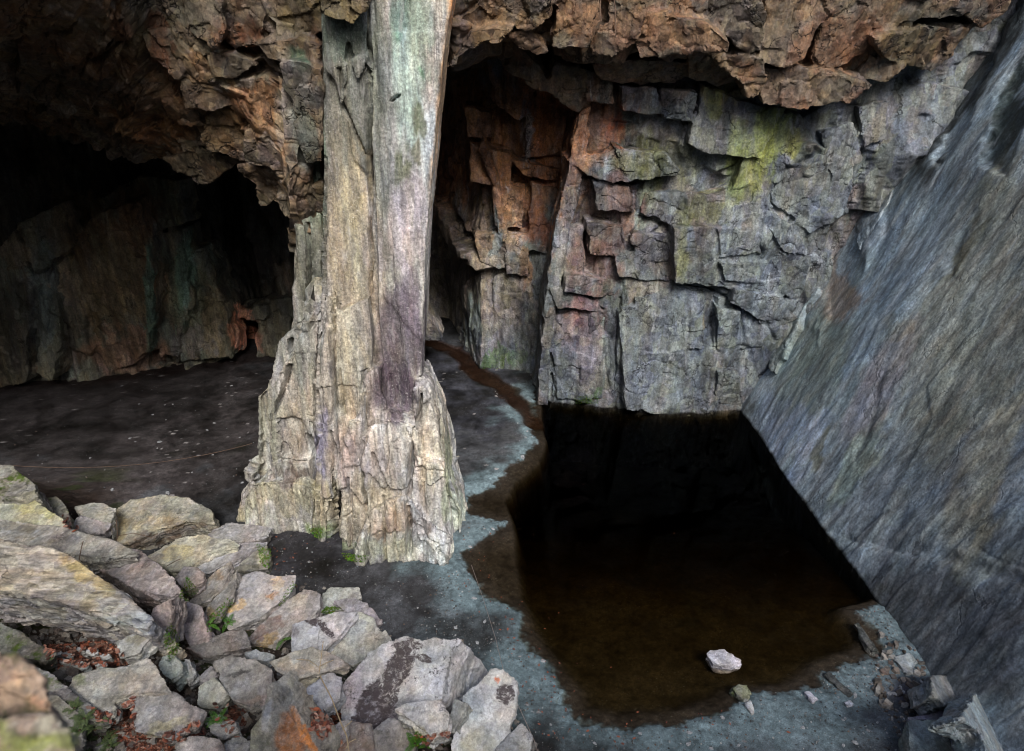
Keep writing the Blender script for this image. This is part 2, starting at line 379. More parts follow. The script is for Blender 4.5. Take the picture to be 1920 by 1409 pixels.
# ------------------------------------------------------------------ generic displaced sheet
def resample(poly, n):
    poly = np.asarray(poly, float); L = np.r_[0, np.cumsum(np.linalg.norm(np.diff(poly[:, :2], axis=0), axis=1))]
    s = np.linspace(0, L[-1], n)
    return np.stack([np.interp(s, L, poly[:, k]) for k in range(poly.shape[1])], -1)
def sd_poly(px, py, poly):
    return segdist(px, py, poly) * np.where(inpoly(px, py, poly), 1, -1)
def feature_disp(P, feats, lines, seed=0, warp=7, soft=3.5):
    """Ledges, blocks and cracks: soft-edged polygons that stand proud (or recessed) and traced fissures."""
    px, py = proj(P)
    a = fbm(P * 2.4, 4, seed + 70) * warp; b = fbm(P * 2.4 + 31, 4, seed + 71) * warp
    d = np.zeros(len(P)); x, y = px + a, py + b
    for f in feats:
        poly, h = f[0], f[1]; gx = f[2] if len(f) > 2 else 0.; gy = f[3] if len(f) > 3 else 0.
        q = np.asarray(poly, float); c = q.mean(0); lo, hi = q.min(0) - 12, q.max(0) + 12
        k = np.nonzero((x > lo[0]) & (x < hi[0]) & (y > lo[1]) & (y < hi[1]))[0]
        if not len(k): continue
        m = sstep(-soft, soft, sd_poly(x[k], y[k], poly))
        d[k] += m * (h + gx * (x[k] - c[0]) / 100. + gy * (y[k] - c[1]) / 100.)
    for ln, dep, wd in lines:
        q = np.asarray(ln, float); lo, hi = q.min(0) - 3 * wd, q.max(0) + 3 * wd
        xx, yy = px + .6 * a, py + .6 * b
        k = np.nonzero((xx > lo[0]) & (xx < hi[0]) & (yy > lo[1]) & (yy < hi[1]))[0]
        if not len(k): continue
        t = segdist(xx[k], yy[k], ln, False)
        d[k] -= dep * sstep(wd, wd * .2, t)
    return d
def blur(d, it=2):
    for _ in range(it):
        for ax in (0, 1):
            q = np.concatenate([np.take(d, [0], ax), d, np.take(d, [-1], ax)], ax); n = d.shape[ax]
            d = .25 * np.take(q, range(n), ax) + .5 * d + .25 * np.take(q, range(2, n + 2), ax)
    return d
def apply_features(G, Nn, feats, seed=0, warp=7, lines=(), soft=3.5):
    return feature_disp(G.reshape(-1, 3), feats, lines, seed, warp, soft).reshape(G.shape[:2])

def jag(poly, amp, step=14., seed=0):
    """Break the straight edges of a traced outline."""
    rnd = random.Random(seed); out = []; n = len(poly)
    for i in range(n):
        (x1, y1), (x2, y2) = poly[i], poly[(i + 1) % n]; L = math.hypot(x2 - x1, y2 - y1); k = max(1, int(L / step)); nx, ny = -(y2 - y1) / (L + 1e-9), (x2 - x1) / (L + 1e-9)
        for q in range(k):
            t = (q + (rnd.uniform(-.3, .3) if q else 0)) / k; o = rnd.uniform(-amp, amp) if q else 0
            out.append((x1 + (x2 - x1) * t + nx * o, y1 + (y2 - y1) * t + ny * o))
    return out
def block_mass(name, blocks, mat, voxel, ext, blobs, base, pal, palscale, gain, label, seed, tiltr=.3, down=-.25, rough=1., jamp=3.):
    """Angular joint-bounded blocks: each has its own flat face, depth and tilt."""
    rnd = random.Random(seed); parts = []
    for k, bdef in enumerate(blocks):
        poly, Y = bdef[0], bdef[1]; nx, nz = (bdef[2], bdef[3]) if len(bdef) > 3 else (rnd.uniform(-tiltr, tiltr), down + rnd.uniform(-.2, .2))
        c = np.mean(poly, 0)
        if isinstance(Y, tuple): nrm = np.array([-.91, rnd.uniform(-.06, .03), .414 + rnd.uniform(-.04, .04)]); q0 = on_plane(c[0], c[1], np.array([6.15, 0, 0]) + nrm * Y[1], np.array([-.91, 0, .414])); p0 = q0
        else: p0 = on_y(c[0], c[1], Y); nrm = np.array([nx, -1, nz])
        parts.append(prism(np.array([on_plane(x, y, p0, nrm) for x, y in jag(poly, jamp, 15, seed * 31 + k)]), ext, -.04))
    V, F = join(parts); V, F = remesh(V, F, voxel); Nn = smooth_normals(V, F, vert_normals(V, F), 1)
    f1, _ = facets(V, (.55, .6, .5), .035 * rough, .8, seed * 7 + 1, .15, .01); f2, _ = facets(V, (.2, .25, .2), .014 * rough, .8, seed * 7 + 2, .2, .005)
    V = V + Nn * (f1 + f2 + crease(V, (.7, .7, .6), .07 * rough, seed * 7 + 3, .1) + .01 * fbm(V * 5, 3, seed))[:, None]
    C = paint(V, base, blobs, seed + 40, (1, 1, 1.8), 22, cellpal=pal, cellscale=palscale, gain=gain)
    o = mesh_obj(name, V, F, mat, C, sharp=30, origin=(0, 0, 0)); tag(o, label, 'rock', kind='structure')
# ================================================================== RIGHT WALL
def build_right_wall():
    ys = np.concatenate([np.linspace(-5, 4.2, 40)[:-1], 4.2 * (18.2 / 4.2) ** np.linspace(0, 1, 800)]); zs = np.linspace(-2.6, 13.5, 640)
    Y, Z = np.meshgrid(ys, zs, indexing='ij')
    X = 6.15 + .455 * np.maximum(Z, -.03) + .06 * np.sin(Y * .8) + .05 * np.sin(np.maximum(Z, 0) * 1.3 + Y)
    X = X + 1.2 * sstep(7.2, 5.0, Y) * 0
    G = np.stack([X, Y, Z], -1); Nn = np.broadcast_to(np.array([-.91, 0, .414]), G.shape)
    P = G.reshape(-1, 3); R = rot_to(P, -D2R(24.5) * -1)      # align grain with the dip
    d = .05 * fbm(R / [1., 2.2, 5.], 3, 3)
    f1, h1 = facets(R, (9, 1.6, 4.5), .02, .7, 11, .35); f2, _ = facets(R, (9, .5, 1.8), .004, .7, 12, .3)
    f3 = crease(R, (2, 1.4, 3.6), .15, 13, .15)
    px, py = proj(P)
    up = sstep(700, 250, py + .35 * (px - 1500))                      # more broken towards the roof
    d = d + f1 * (.5 + up) + f2 + f3 * up * .8 + .012 * fbm(R * [3, 6, 2], 3, 5)
    lowr = sstep(950, 1250, py); f4 = crease(P, (.9, .8, 1.2), .08, 14, .3); d = d + f4 * (.12 + lowr)
    feats = [([(1880, 150), (1920, 100), (1960, 100), (1880, 330), (1840, 310), (1845, 260)], -.25),
             ([(1790, 60), (1900, 20), (1850, 120), (1790, 260), (1750, 300), (1770, 160)], -.3),
             ([(1600, 420), (1640, 330), (1680, 260), (1650, 420), (1620, 500)], .12),
             ([(1770, 500), (1830, 400), (1815, 430), (1790, 520)], -.06),
             ([(1600, 850), (1640, 740), (1665, 700), (1640, 770), (1610, 860)], -.07),
             ([(1500, 560), (1560, 420), (1590, 300), (1640, 240), (1620, 400), (1560, 520), (1530, 640)], .10),
             ([(1560, 1000), (1650, 1010), (1760, 1030), (1920, 1080), (1920, 1100), (1750, 1045), (1560, 1012)], -.06)]
    d = d.reshape(Y.shape) + apply_features(G, None, [(f[0], f[1] * .5) for f in feats], 4, 10, [([(1625, 1015), (1680, 1030), (1720, 1045)], .02, 3), ([(1830, 1030), (1880, 1055), (1925, 1060)], .03, 3)], soft=9)
    d = blur(d, 1)
    V = (G + Nn * d[..., None]).reshape(-1, 3)
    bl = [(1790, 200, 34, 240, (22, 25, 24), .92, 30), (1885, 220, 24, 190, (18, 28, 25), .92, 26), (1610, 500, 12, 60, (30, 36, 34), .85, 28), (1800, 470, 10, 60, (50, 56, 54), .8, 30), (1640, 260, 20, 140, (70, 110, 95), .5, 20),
          (1850, 560, 130, 330, (108, 108, 92), .6, 25), (1600, 600, 70, 300, (112, 128, 140), .6, 28), (1480, 800, 60, 130, (118, 130, 148), .6, 20),
          (1520, 680, 60, 100, (100, 110, 92), .5, 30), (1740, 480, 30, 220, (128, 142, 152), .5, 28), (1650, 720, 40, 140, (118, 110, 116), .4, 28),
          (1580, 560, 40, 60, (108, 86, 62), .6, 20), (1740, 1200, 190, 150, (66, 68, 72), .75, 0), (1840, 900, 50, 160, (120, 112, 82), .5, 30),
          (1700, 950, 120, 120, (92, 98, 100), .4, 0), (1850, 1050, 70, 40, (116, 122, 112), .5, 0), (1900, 1150, 60, 200, (70, 72, 76), .5, 0),
          (1390, 760, 22, 110, (40, 42, 42), .8, 20), (1540, 830, 14, 60, (82, 78, 50), .6, 20), (1500, 560, 45, 90, (100, 112, 112), .5, 20),
          (1690, 620, 26, 26, (80, 72, 45), .4)]
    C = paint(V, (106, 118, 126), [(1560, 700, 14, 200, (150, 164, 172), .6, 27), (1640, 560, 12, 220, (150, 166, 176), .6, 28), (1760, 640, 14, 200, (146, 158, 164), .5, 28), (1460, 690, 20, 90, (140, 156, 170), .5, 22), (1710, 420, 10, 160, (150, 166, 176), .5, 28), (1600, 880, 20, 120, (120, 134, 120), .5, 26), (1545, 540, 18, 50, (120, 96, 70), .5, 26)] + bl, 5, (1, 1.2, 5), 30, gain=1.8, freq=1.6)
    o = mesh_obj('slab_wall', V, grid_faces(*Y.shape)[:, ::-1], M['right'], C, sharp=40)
    tag(o, 'smooth blue-grey slate wall leaning away to the right of the pool', 'rock wall', kind='structure')
    WP = [([(1450, 560), (1480, 440), (1540, 300), (1590, 200), (1640, 160), (1630, 260), (1590, 400), (1520, 560), (1470, 650)], ('w', .07)), ([(1600, 420), (1640, 320), (1690, 190), (1740, 140), (1752, 180), (1704, 300), (1650, 410), (1610, 470)], ('w', .12)), ([(1668, 170), (1700, 140), (1742, 175), (1722, 262), (1698, 246)], ('w', .2)),
          ([(1560, 390), (1600, 370), (1620, 330), (1590, 320), (1560, 350)], ('w', .16)), ([(1480, 470), (1540, 440), (1545, 380), (1500, 400)], ('w', .16)), ([(1430, 640), (1470, 560), (1500, 520), (1490, 620), (1450, 700)], ('w', .09))]
    block_mass('wall_plates', WP, M['right'], .04, (.75, 0, -.34), bl, (106, 118, 126), [(106, 118, 126, 3), (96, 104, 104, 2), (120, 126, 128, 1)], [(.9, .9, 2)], 1.25, 'thin slate plates flaking off the upper part of the leaning wall', 13, 0, 0, .6, 5.)
build_right_wall()

# ================================================================== BACK WALL (right chamber)
def build_back_wall():
    path = np.array([(-6.5, 24.5, 0), (-2.6, 24, 0), (-2.0, 22.1, 0), (-1.0, 19.5, .02), (.60, 19.0, .10), (.68, 17.2, .125), (1.7, 16.9, .11), (2.5, 16.6, .1), (4.2, 16.5, .2), (6.3, 16.4, .42), (8.3, 16.4, .45), (9.6, 16.4, .45)])
    A = resample(path, 780); zs = np.linspace(-2.6, 9.9, 640)
    x, zz = A[:, 0][:, None], zs[None, :]
    G = np.stack([x + A[:, 2][:, None] * np.maximum(zz, -.03), A[:, 1][:, None] - .06 * zz + 0 * x, zz + 0 * x], -1)
    G[..., 1] += .02 * zz ** 1.0
    Nn = grid_normals(G); k = np.ones(61) / 61
    for a in range(3):
        Nn[..., a] = np.apply_along_axis(lambda v: np.convolve(np.pad(v, 30, 'edge'), k, 'valid'), 0, Nn[..., a])
    Nn /= np.linalg.norm(Nn, axis=-1, keepdims=True)
    if Nn[400, 200, 1] > 0: Nn = -Nn
    P = G.reshape(-1, 3); R = rot_to(P, D2R(6))
    f1, h1 = facets(R, (1.1, 1.3, 2.0), .10, .7, 21, .14, .02); f2, _ = facets(R, (.5, .7, .95), .045, .8, 22, .18, .015)
    f3, _ = facets(R, (.2, .3, .45), .012, .9, 23, .25)
    px, py = proj(P)
    blk = .55 + .6 * sstep(560, 400, py) + .3 * sstep(1250, 1500, px) * sstep(700, 560, py)
    cr = crease(R, (1.1, 1.2, 1.5), .42, 26, .12) + crease(R, (.42, .6, .6), .13, 27, .15) * (.5 + .8 * sstep(620, 450, py))
    cr = cr * (1 + .7 * sstep(1230, 1330, px) * sstep(640, 560, py) * sstep(200, 260, py))
    f5, _ = facets(R, (.62, 2.5, 2.4), .09, .5, 28, .08, .03)
    cr = cr + f5 * sstep(300, 480, py)
    d = cr * blk + (f1 + f2) * blk * .8 + f3 + .05 * fbm(R / [1.2, 1.2, 2.5], 3, 24) + .01 * fbm(P * [8, 8, 2], 3, 25)
    FE = [  # traced blocks, ledges, recesses; heights in metres towards the camera
        ([(1160, 590), (1175, 770), (1400, 790), (1400, 560), (1270, 530)], .16, .05, .0),
        ([(1165, 580), (1150, 770), (1180, 790), (1180, 600)], .12),
        ([(1060, 300), (1150, 280), (1250, 290), (1280, 330), (1150, 345), (1100, 330)], .25, .1, .35),
        ([(1150, 275), (1180, 285), (1240, 292), (1250, 325), (1170, 328)], .3, .0, .3),
        ([(1320, 160), (1400, 190), (1470, 205), (1430, 300), (1330, 290), (1290, 270)], .35, .2, .2),
        ([(1210, 360), (1330, 365), (1420, 340), (1450, 390), (1350, 420), (1270, 430), (1200, 400)], .28, .1, .5),
        ([(1265, 430), (1340, 425), (1440, 395), (1480, 420), (1520, 500), (1500, 560), (1400, 545), (1265, 532)], .45, .1, .35),
        ([(1370, 360), (1430, 210), (1500, 215), (1540, 290), (1480, 300), (1430, 390), (1395, 395)], .25, .2, .25),
        ([(1440, 330), (1540, 290), (1600, 300), (1590, 400), (1520, 440), (1450, 380)], .3, .1, .2),
        ([(1380, 545), (1470, 560), (1500, 600), (1450, 610), (1420, 600), (1370, 570)], .45, 0, .5),
        ([(1030, 540), (1060, 545), (1135, 570), (1135, 585), (1045, 580)], .32, 0, .6),
        ([(1060, 520), (1200, 525), (1210, 545), (1120, 560), (1060, 548)], .15, 0, .4),
        ([(1030, 600), (1140, 590), (1140, 640), (1130, 750), (1045, 750)], .10),
        ([(1090, 690), (1130, 690), (1130, 760), (1085, 755)], .10),
        ([(1290, 640), (1330, 560), (1345, 560), (1335, 640), (1325, 770), (1300, 770)], -.08),
        ([(1325, 530), (1345, 545), (1335, 660), (1322, 650)], -.22), ([(1322, 690), (1336, 690), (1340, 770), (1318, 770)], -.06),
        ([(905, 260), (935, 330), (945, 400), (960, 500), (935, 505), (900, 490), (890, 440), (935, 440), (925, 350), (895, 280)], .2),
        ([(985, 180), (1050, 190), (1090, 215), (1075, 290), (985, 300)], .2, 0, .3),
        ([(910, 90), (1010, 100), (1000, 180), (975, 230), (930, 200)], .5, .1, .3),
        ([(1000, 120), (1085, 190), (1100, 215), (1060, 205), (1010, 190)], .5, 0, .4),
        ([(880, 270), (960, 290), (960, 350), (880, 340)], .12, 0, .4), ([(960, 300), (1060, 320), (1060, 345), (980, 330)], .18, 0, .5),
        ([(995, 345), (1060, 350), (1050, 480), (990, 470)], .05), ([(1150, 480), (1210, 470), (1260, 500), (1255, 530), (1160, 520)], .12, 0, .5),
        ([(780, 360), (850, 375), (905, 470), (935, 500), (870, 520), (850, 640), (780, 640)], -.3),
        ([(822, 365), (850, 375), (880, 450), (935, 500), (905, 508), (868, 470), (838, 410)], .75),
        ([(780, 560), (800, 580), (830, 640), (790, 640)], .25),
        ([(1480, 420), (1560, 400), (1540, 480), (1500, 540), (1470, 500)], .1, .1, .2),
        ([(1420, 600), (1500, 560), (1480, 610), (1440, 640)], .25, 0, .3)]
    LN = [([(1162, 560), (1157, 650), (1153, 770)], .14, 5), ([(1092, 690), (1092, 755)], .08, 4), ([(1128, 590), (1131, 690), (1146, 750)], .08, 4), ([(1290, 620), (1285, 700)], .06, 4), ([(1385, 570), (1396, 640), (1380, 700), (1392, 765)], .14, 6),
          ([(1058, 548), (1100, 562), (1132, 580)], .16, 5), ([(1150, 498), (1200, 495), (1262, 507)], .12, 5), ([(1270, 535), (1330, 550), (1400, 562), (1470, 548)], .22, 8), ([(1432, 400), (1434, 440), (1440, 482)], .12, 5), ([(1440, 482), (1475, 478), (1520, 500)], .12, 5),
          ([(1350, 488), (1400, 492)], .1, 5), ([(1220, 655), (1300, 660), (1360, 655)], .06, 4), ([(1170, 720), (1150, 700)], .06, 4), ([(1180, 625), (1210, 620), (1235, 628)], .08, 4), ([(860, 520), (855, 600), (866, 650)], .1, 5), ([(975, 420), (985, 520), (990, 690)], .05, 4), ([(930, 550), (925, 680)], .05, 3),
          ([(905, 290), (925, 340), (935, 400), (958, 440)], .15, 5), ([(985, 350), (1050, 360)], .1, 4), ([(880, 335), (960, 345)], .12, 5), ([(1060, 420), (1100, 430)], .06, 4), ([(1400, 580), (1440, 610), (1455, 640)], .15, 6), ([(1465, 560), (1480, 600), (1500, 620)], .15, 6), ([(1500, 260), (1530, 290), (1545, 340)], .1, 5),
          ([(1100, 330), (1170, 345), (1250, 330)], .1, 5), ([(1200, 405), (1270, 432), (1330, 425)], .14, 6), ([(1395, 395), (1440, 400)], .12, 5), ([(1550, 360), (1600, 330), (1640, 260)], .1, 5)]
    d = d.reshape(x.shape[0], len(zs)) + apply_features(G, None, [f for f in FE if f[1] < 0 or f[1] == .75], 6, 5, [(a, b * .7, c * .7) for a, b, c in LN])
    d = blur(d, 1)
    V = (G + Nn * d[..., None]).reshape(-1, 3)
    OR = (150, 92, 52); GR = (128, 134, 78)
    bl = [(900, 320, 170, 170, (196, 146, 104), .85), (880, 520, 110, 160, (160, 150, 136), .8), (1000, 240, 160, 130, (164, 116, 76), .6), (1030, 240, 60, 75, (172, 102, 50), .8), (880, 230, 70, 110, (125, 88, 60), .7), (1130, 240, 60, 60, (140, 92, 60), .6),  # rust of the recess, lightened in colour to make up for missing light
          (1160, 235, 20, 35, (176, 92, 50), .8, 20), (950, 300, 90, 60, (142, 96, 60), .5), (840, 320, 30, 50, (150, 90, 50), .6),
          (1040, 335, 40, 20, (165, 95, 55), .7), (1010, 420, 28, 40, (140, 84, 58), .7), (985, 500, 14, 40, (140, 100, 62), .6), (900, 420, 50, 60, (122, 100, 72), .5),
          (1100, 640, 40, 90, (118, 84, 84), .7), (1130, 420, 70, 90, (112, 88, 76), .55), (1060, 300, 50, 90, (128, 92, 66), .6), (1440, 260, 26, 70, (126, 140, 56), .8, 12), (1390, 330, 30, 60, (112, 128, 60), .7), (1325, 640, 10, 130, (40, 44, 38), .8), (1110, 500, 60, 60, (120, 88, 80), .5), (1090, 610, 50, 50, (122, 90, 88), .7), (1170, 380, 40, 60, (120, 84, 66), .5), (1250, 470, 50, 60, (118, 96, 84), .4),
          (1200, 250, 90, 30, (122, 112, 90), .4), (1250, 300, 70, 40, (108, 112, 84), .5), (1200, 300, 60, 30, (112, 112, 70), .6),
          (1470, 250, 30, 50, (132, 138, 72), .75, 10), (1425, 310, 18, 60, (128, 134, 70), .75, 12), (1390, 290, 25, 60, (112, 118, 66), .7),
          (1350, 180, 40, 30, (166, 152, 100), .7), (1340, 200, 20, 40, (140, 150, 80), .6), (1330, 390, 70, 25, (114, 118, 72), .6, -15), (1280, 470, 14, 60, (128, 134, 98), .6, 5), (1220, 330, 22, 80, (108, 116, 70), .5),
          (1360, 470, 60, 30, (120, 126, 130), .5), (1300, 600, 60, 90, (118, 128, 132), .6), (1180, 680, 60, 90, (108, 110, 112), .5), (1250, 700, 60, 70, (120, 128, 130), .5),
          (1050, 690, 30, 60, (114, 128, 138), .6), (930, 590, 60, 80, (124, 122, 122), .5), (885, 610, 18, 50, (130, 150, 150), .6, 10), (950, 560, 40, 60, (116, 108, 98), .5),
          (930, 445, 10, 50, (140, 156, 160), .7), (985, 250, 14, 50, (170, 168, 170), .7), (925, 670, 25, 18, (84, 122, 28), .9), (960, 680, 30, 10, (84, 115, 34), .8),
          (1105, 745, 18, 8, (84, 122, 36), .8), (1327, 720, 10, 60, (52, 50, 36), .85), (1330, 590, 9, 40, (84, 72, 48), .8), (1235, 450, 40, 50, (112, 116, 120), .5),
          (1200, 690, 260, 110, (108, 118, 124), .5), (1420, 560, 120, 160, (104, 116, 122), .5), (900, 640, 70, 60, (112, 120, 126), .4), (830, 480, 60, 110, (92, 82, 70), .6), (1420, 470, 60, 50, (110, 120, 126), .5), (1450, 400, 60, 60, (116, 124, 126), .5), (1440, 650, 50, 80, (104, 112, 116), .5),
          (1060, 430, 14, 160, (140, 138, 138), .6, 6), (1040, 150, 120, 40, (118, 84, 56), .5), (1200, 160, 140, 30, (105, 80, 60), .5), (1540, 330, 60, 60, (104, 110, 106), .4)]
    C = paint(V, (96, 104, 106), bl, 8, (1, 1, 3), 26, cellpal=[(104, 110, 116, 4), (124, 132, 134, 2), (84, 86, 86, 2), (118, 104, 94, 1), (102, 108, 96, 1)], cellscale=[(.9, .9, 1.5), (.35, .35, .7)], gain=.8)
    o = mesh_obj('back_wall', V, grid_faces(*x.repeat(len(zs), 1).shape), M['back'], C, sharp=38)
    tag(o, 'blocky slate wall with ledges and rusty and green stains behind the pool', 'rock wall', kind='structure')
    bk = []
    for f in FE:
        if f[1] < 0 or f[1] == .75: continue
        c = np.mean(f[0], 0); Yb = 19.1 if c[0] < 1003 + (750 - c[1]) * .154 else (17.1 - .4 * sstep(1050, 1180, c[0]))
        p = on_y(c[0], c[1], Yb); bk.append((f[0], Yb - .06 * max(p[2], 0) - f[1] * .75 - .04))
    for poly, h in [([(1006, 762), (1014, 640), (1022, 560), (1034, 470), (1050, 390), (1070, 290), (1084, 215), (1108, 200), (1102, 290), (1080, 390), (1062, 470), (1046, 560), (1034, 640), (1028, 762)], .32), ([(1035, 590), (1085, 585), (1088, 690), (1040, 745)], .12), ([(1170, 600), (1265, 590), (1270, 650), (1175, 660)], .14), ([(1175, 665), (1285, 662), (1290, 760), (1170, 768)], .18), ([(1295, 600), (1322, 590), (1320, 660), (1292, 655)], .2), ([(1345, 580), (1390, 585), (1385, 700), (1345, 690)], .2),
                    ([(1345, 700), (1388, 705), (1388, 765), (1340, 768)], .24), ([(1110, 340), (1180, 350), (1190, 400), (1120, 395)], .14), ([(1185, 440), (1255, 440), (1260, 490), (1190, 488)], .16), ([(1100, 420), (1170, 425), (1175, 485), (1105, 480)], .14), ([(1060, 430), (1095, 430), (1095, 520), (1050, 515)], .2),
                    ([(1275, 440), (1330, 435), (1340, 490), (1300, 500), (1275, 525)], .42), ([(1345, 430), (1425, 425), (1430, 478), (1350, 484)], .5), ([(1350, 495), (1440, 492), (1435, 530), (1360, 528)], .45), ([(1445, 430), (1500, 440), (1520, 480), (1470, 475)], .35), ([(1540, 250), (1600, 230), (1620, 300), (1560, 330)], .25), ([(1610, 200), (1670, 190), (1660, 260), (1620, 280)], .3),
                    ([(1190, 560), (1240, 556), (1235, 620), (1185, 622)], .16), ([(870, 200), (920, 210), (925, 260), (875, 262)], .25), ([(925, 350), (985, 355), (980, 430), (930, 425)], .2), ([(945, 440), (990, 440), (990, 520), (950, 515)], .16), ([(1160, 160), (1230, 165), (1240, 215), (1170, 210)], .25), ([(1240, 170), (1310, 175), (1300, 230), (1245, 225)], .3), ([(1095, 130), (1150, 140), (1155, 195), (1100, 190)], .3)]:
        c = np.mean(poly, 0); Yb = 19.1 if c[0] < 1003 + (750 - c[1]) * .154 else (17.1 - .4 * sstep(1050, 1180, c[0])); p = on_y(c[0], c[1], Yb); bk.append((poly, Yb - .06 * max(p[2], 0) - h))
    block_mass('wall_blocks', bk, M['back'], .03, (0, .9, .12), bl, (96, 104, 106), [(104, 110, 116, 4), (124, 132, 134, 2), (84, 86, 86, 2), (118, 104, 94, 1)], [(.9, .9, 1.5), (.35, .35, .7)], .76, 'angular slate blocks and ledges standing proud of the wall behind the pool', 6, .22, -.1, .7, 2.5)
build_back_wall()

# ================================================================== ROOF OVER THE POOL: overhanging brow and its underside
def build_right_roof():
    cols = [(780, 110, 14.2), (850, 118, 14.3), (900, 90, 14.4), (960, 72, 14.6), (1020, 92, 14.7), (1100, 112, 14.9), (1180, 122, 15.0), (1250, 108, 15.0), (1330, 98, 15.0), (1400, 104, 15.2), (1450, 122, 15.5), (1520, 136, 15.7), (1600, 128, 15.7), (1680, 92, 15.7), (1760, 50, 15.6), (1860, 10, 15.3), (2000, -60, 15), (2150, -150, 14.6)]
    cols = np.array(cols, float); u = np.linspace(780, 2150, 700)
    ly = np.interp(u, cols[:, 0], cols[:, 1]) - 22; lY = np.interp(u, cols[:, 0], cols[:, 2]) + .3
    L = on_y(u, ly, lY)
    nt_, nb = 330, 300
    rows = []
    T = L + np.stack([L[:, 0] * -.1, np.full(len(u), -2.6), np.full(len(u), 5.5)], -1)      # brow rises and leans out towards the camera
    for k in np.linspace(0, 1, nt_): rows.append(T * (1 - k) + L * k)
    B = np.stack([L[:, 0] * 1.12 + .1, 18.3 + 6.7 * sstep(3, -1, L[:, 0]), np.full(len(u), 7.9) + .12 * np.maximum(L[:, 0] - 3, 0) ** 1.3], -1)
    for k in np.linspace(0, 1, nb + 1)[1:]:
        R_ = L * (1 - k) + B * k; R_ = R_ + np.array([0, 0, .35 * math.sin(math.pi * k)]); rows.append(R_)
    G = np.stack(rows, 1); Nn = grid_normals(G)
    k = np.ones(41) / 41
    for a in range(3): Nn[..., a] = np.apply_along_axis(lambda v: np.convolve(np.pad(v, 20, 'edge'), k, 'valid'), 1, Nn[..., a])
    Nn /= np.linalg.norm(Nn, axis=-1, keepdims=True)
    if Nn[300, 100, 1] > 0: Nn = -Nn
    P = G.reshape(-1, 3)
    f1, _ = facets(P, (1.3, 1.2, .9), .20, .9, 31, .2, .05); f2, _ = facets(P, (.6, .6, .45), .06, .8, 32, .2, .02); f3, _ = facets(P, (.24, .26, .2), .016, .8, 33, .25)
    px, py = proj(P)
    f1 = f1 * .6; d = crease(P, (1.3, 1.1, 1.0), .2, 35, .08, ridge=False) + crease(P, (.5, .5, .4), .10, 36, .08, ridge=False) + 1.1 * f1 + f2 * .7 + f3 + .08 * fbm(P * .7, 3, 34)
    FE = [([(840, 40), (900, 20), (960, 40), (990, 70), (920, 90), (880, 110), (850, 130)], .2), ([(1030, -20), (1160, -20), (1190, 60), (1180, 110), (1040, 90), (1040, 20)], .15),
          ([(1210, 20), (1330, 30), (1370, 90), (1300, 100), (1215, 80)], .22, 0, .2), ([(1420, 60), (1560, 30), (1720, 20), (1700, 60), (1560, 110), (1430, 120)], .2, 0, .2),
          ([(1420, 130), (1600, 120), (1640, 170), (1560, 210), (1430, 200)], .15, 0, .1), ([(1640, 60), (1790, 50), (1830, 70), (1760, 130), (1660, 170), (1640, 110)], .2),
          ([(1330, 100), (1440, 110), (1430, 175), (1390, 185)], .25, 0, .2)]
    d = d.reshape(G.shape[:2]) + apply_features(G, None, FE, 9, 10)
    d = blur(d, 1)
    V = (G + Nn * d[..., None]).reshape(-1, 3)
    bl = [(1240, 60, 100, 50, (160, 116, 86), .6), (1330, 70, 40, 30, (166, 134, 104), .6), (1080, 40, 60, 45, (150, 108, 74), .6), (940, 60, 90, 50, (160, 124, 84), .6),
          (1430, 60, 60, 60, (136, 120, 96), .6), (1560, 80, 90, 50, (124, 84, 58), .7, -20), (1470, 20, 50, 40, (122, 92, 60), .5), (1500, 160, 90, 30, (116, 96, 74), .6), (1700, 90, 60, 50, (96, 88, 58), .6),
          (1180, 90, 30, 30, (130, 100, 84), .6), (1380, 20, 40, 60, (112, 112, 106), .5), (870, 80, 30, 40, (116, 110, 112), .5), (1750, 30, 80, 20, (120, 124, 120), .6), (1600, 160, 60, 30, (92, 88, 82), .5)]
    C = paint(V, (128, 100, 74), bl, 11, (1, 1, 1.6), 26, cellpal=[(130, 112, 92, 3), (150, 122, 94, 2), (112, 107, 98, 4), (116, 90, 72, 2), (98, 98, 97, 3), (146, 98, 68, .5)], cellscale=[(.9, .9, .7), (.4, .4, .3)], gain=.6)
    o = mesh_obj('cave_roof', V, grid_faces(*G.shape[:2]), M['ceil'], C, sharp=38)
    tag(o, 'overhanging rust-brown slate roof above the pool chamber', 'cave roof', kind='structure')
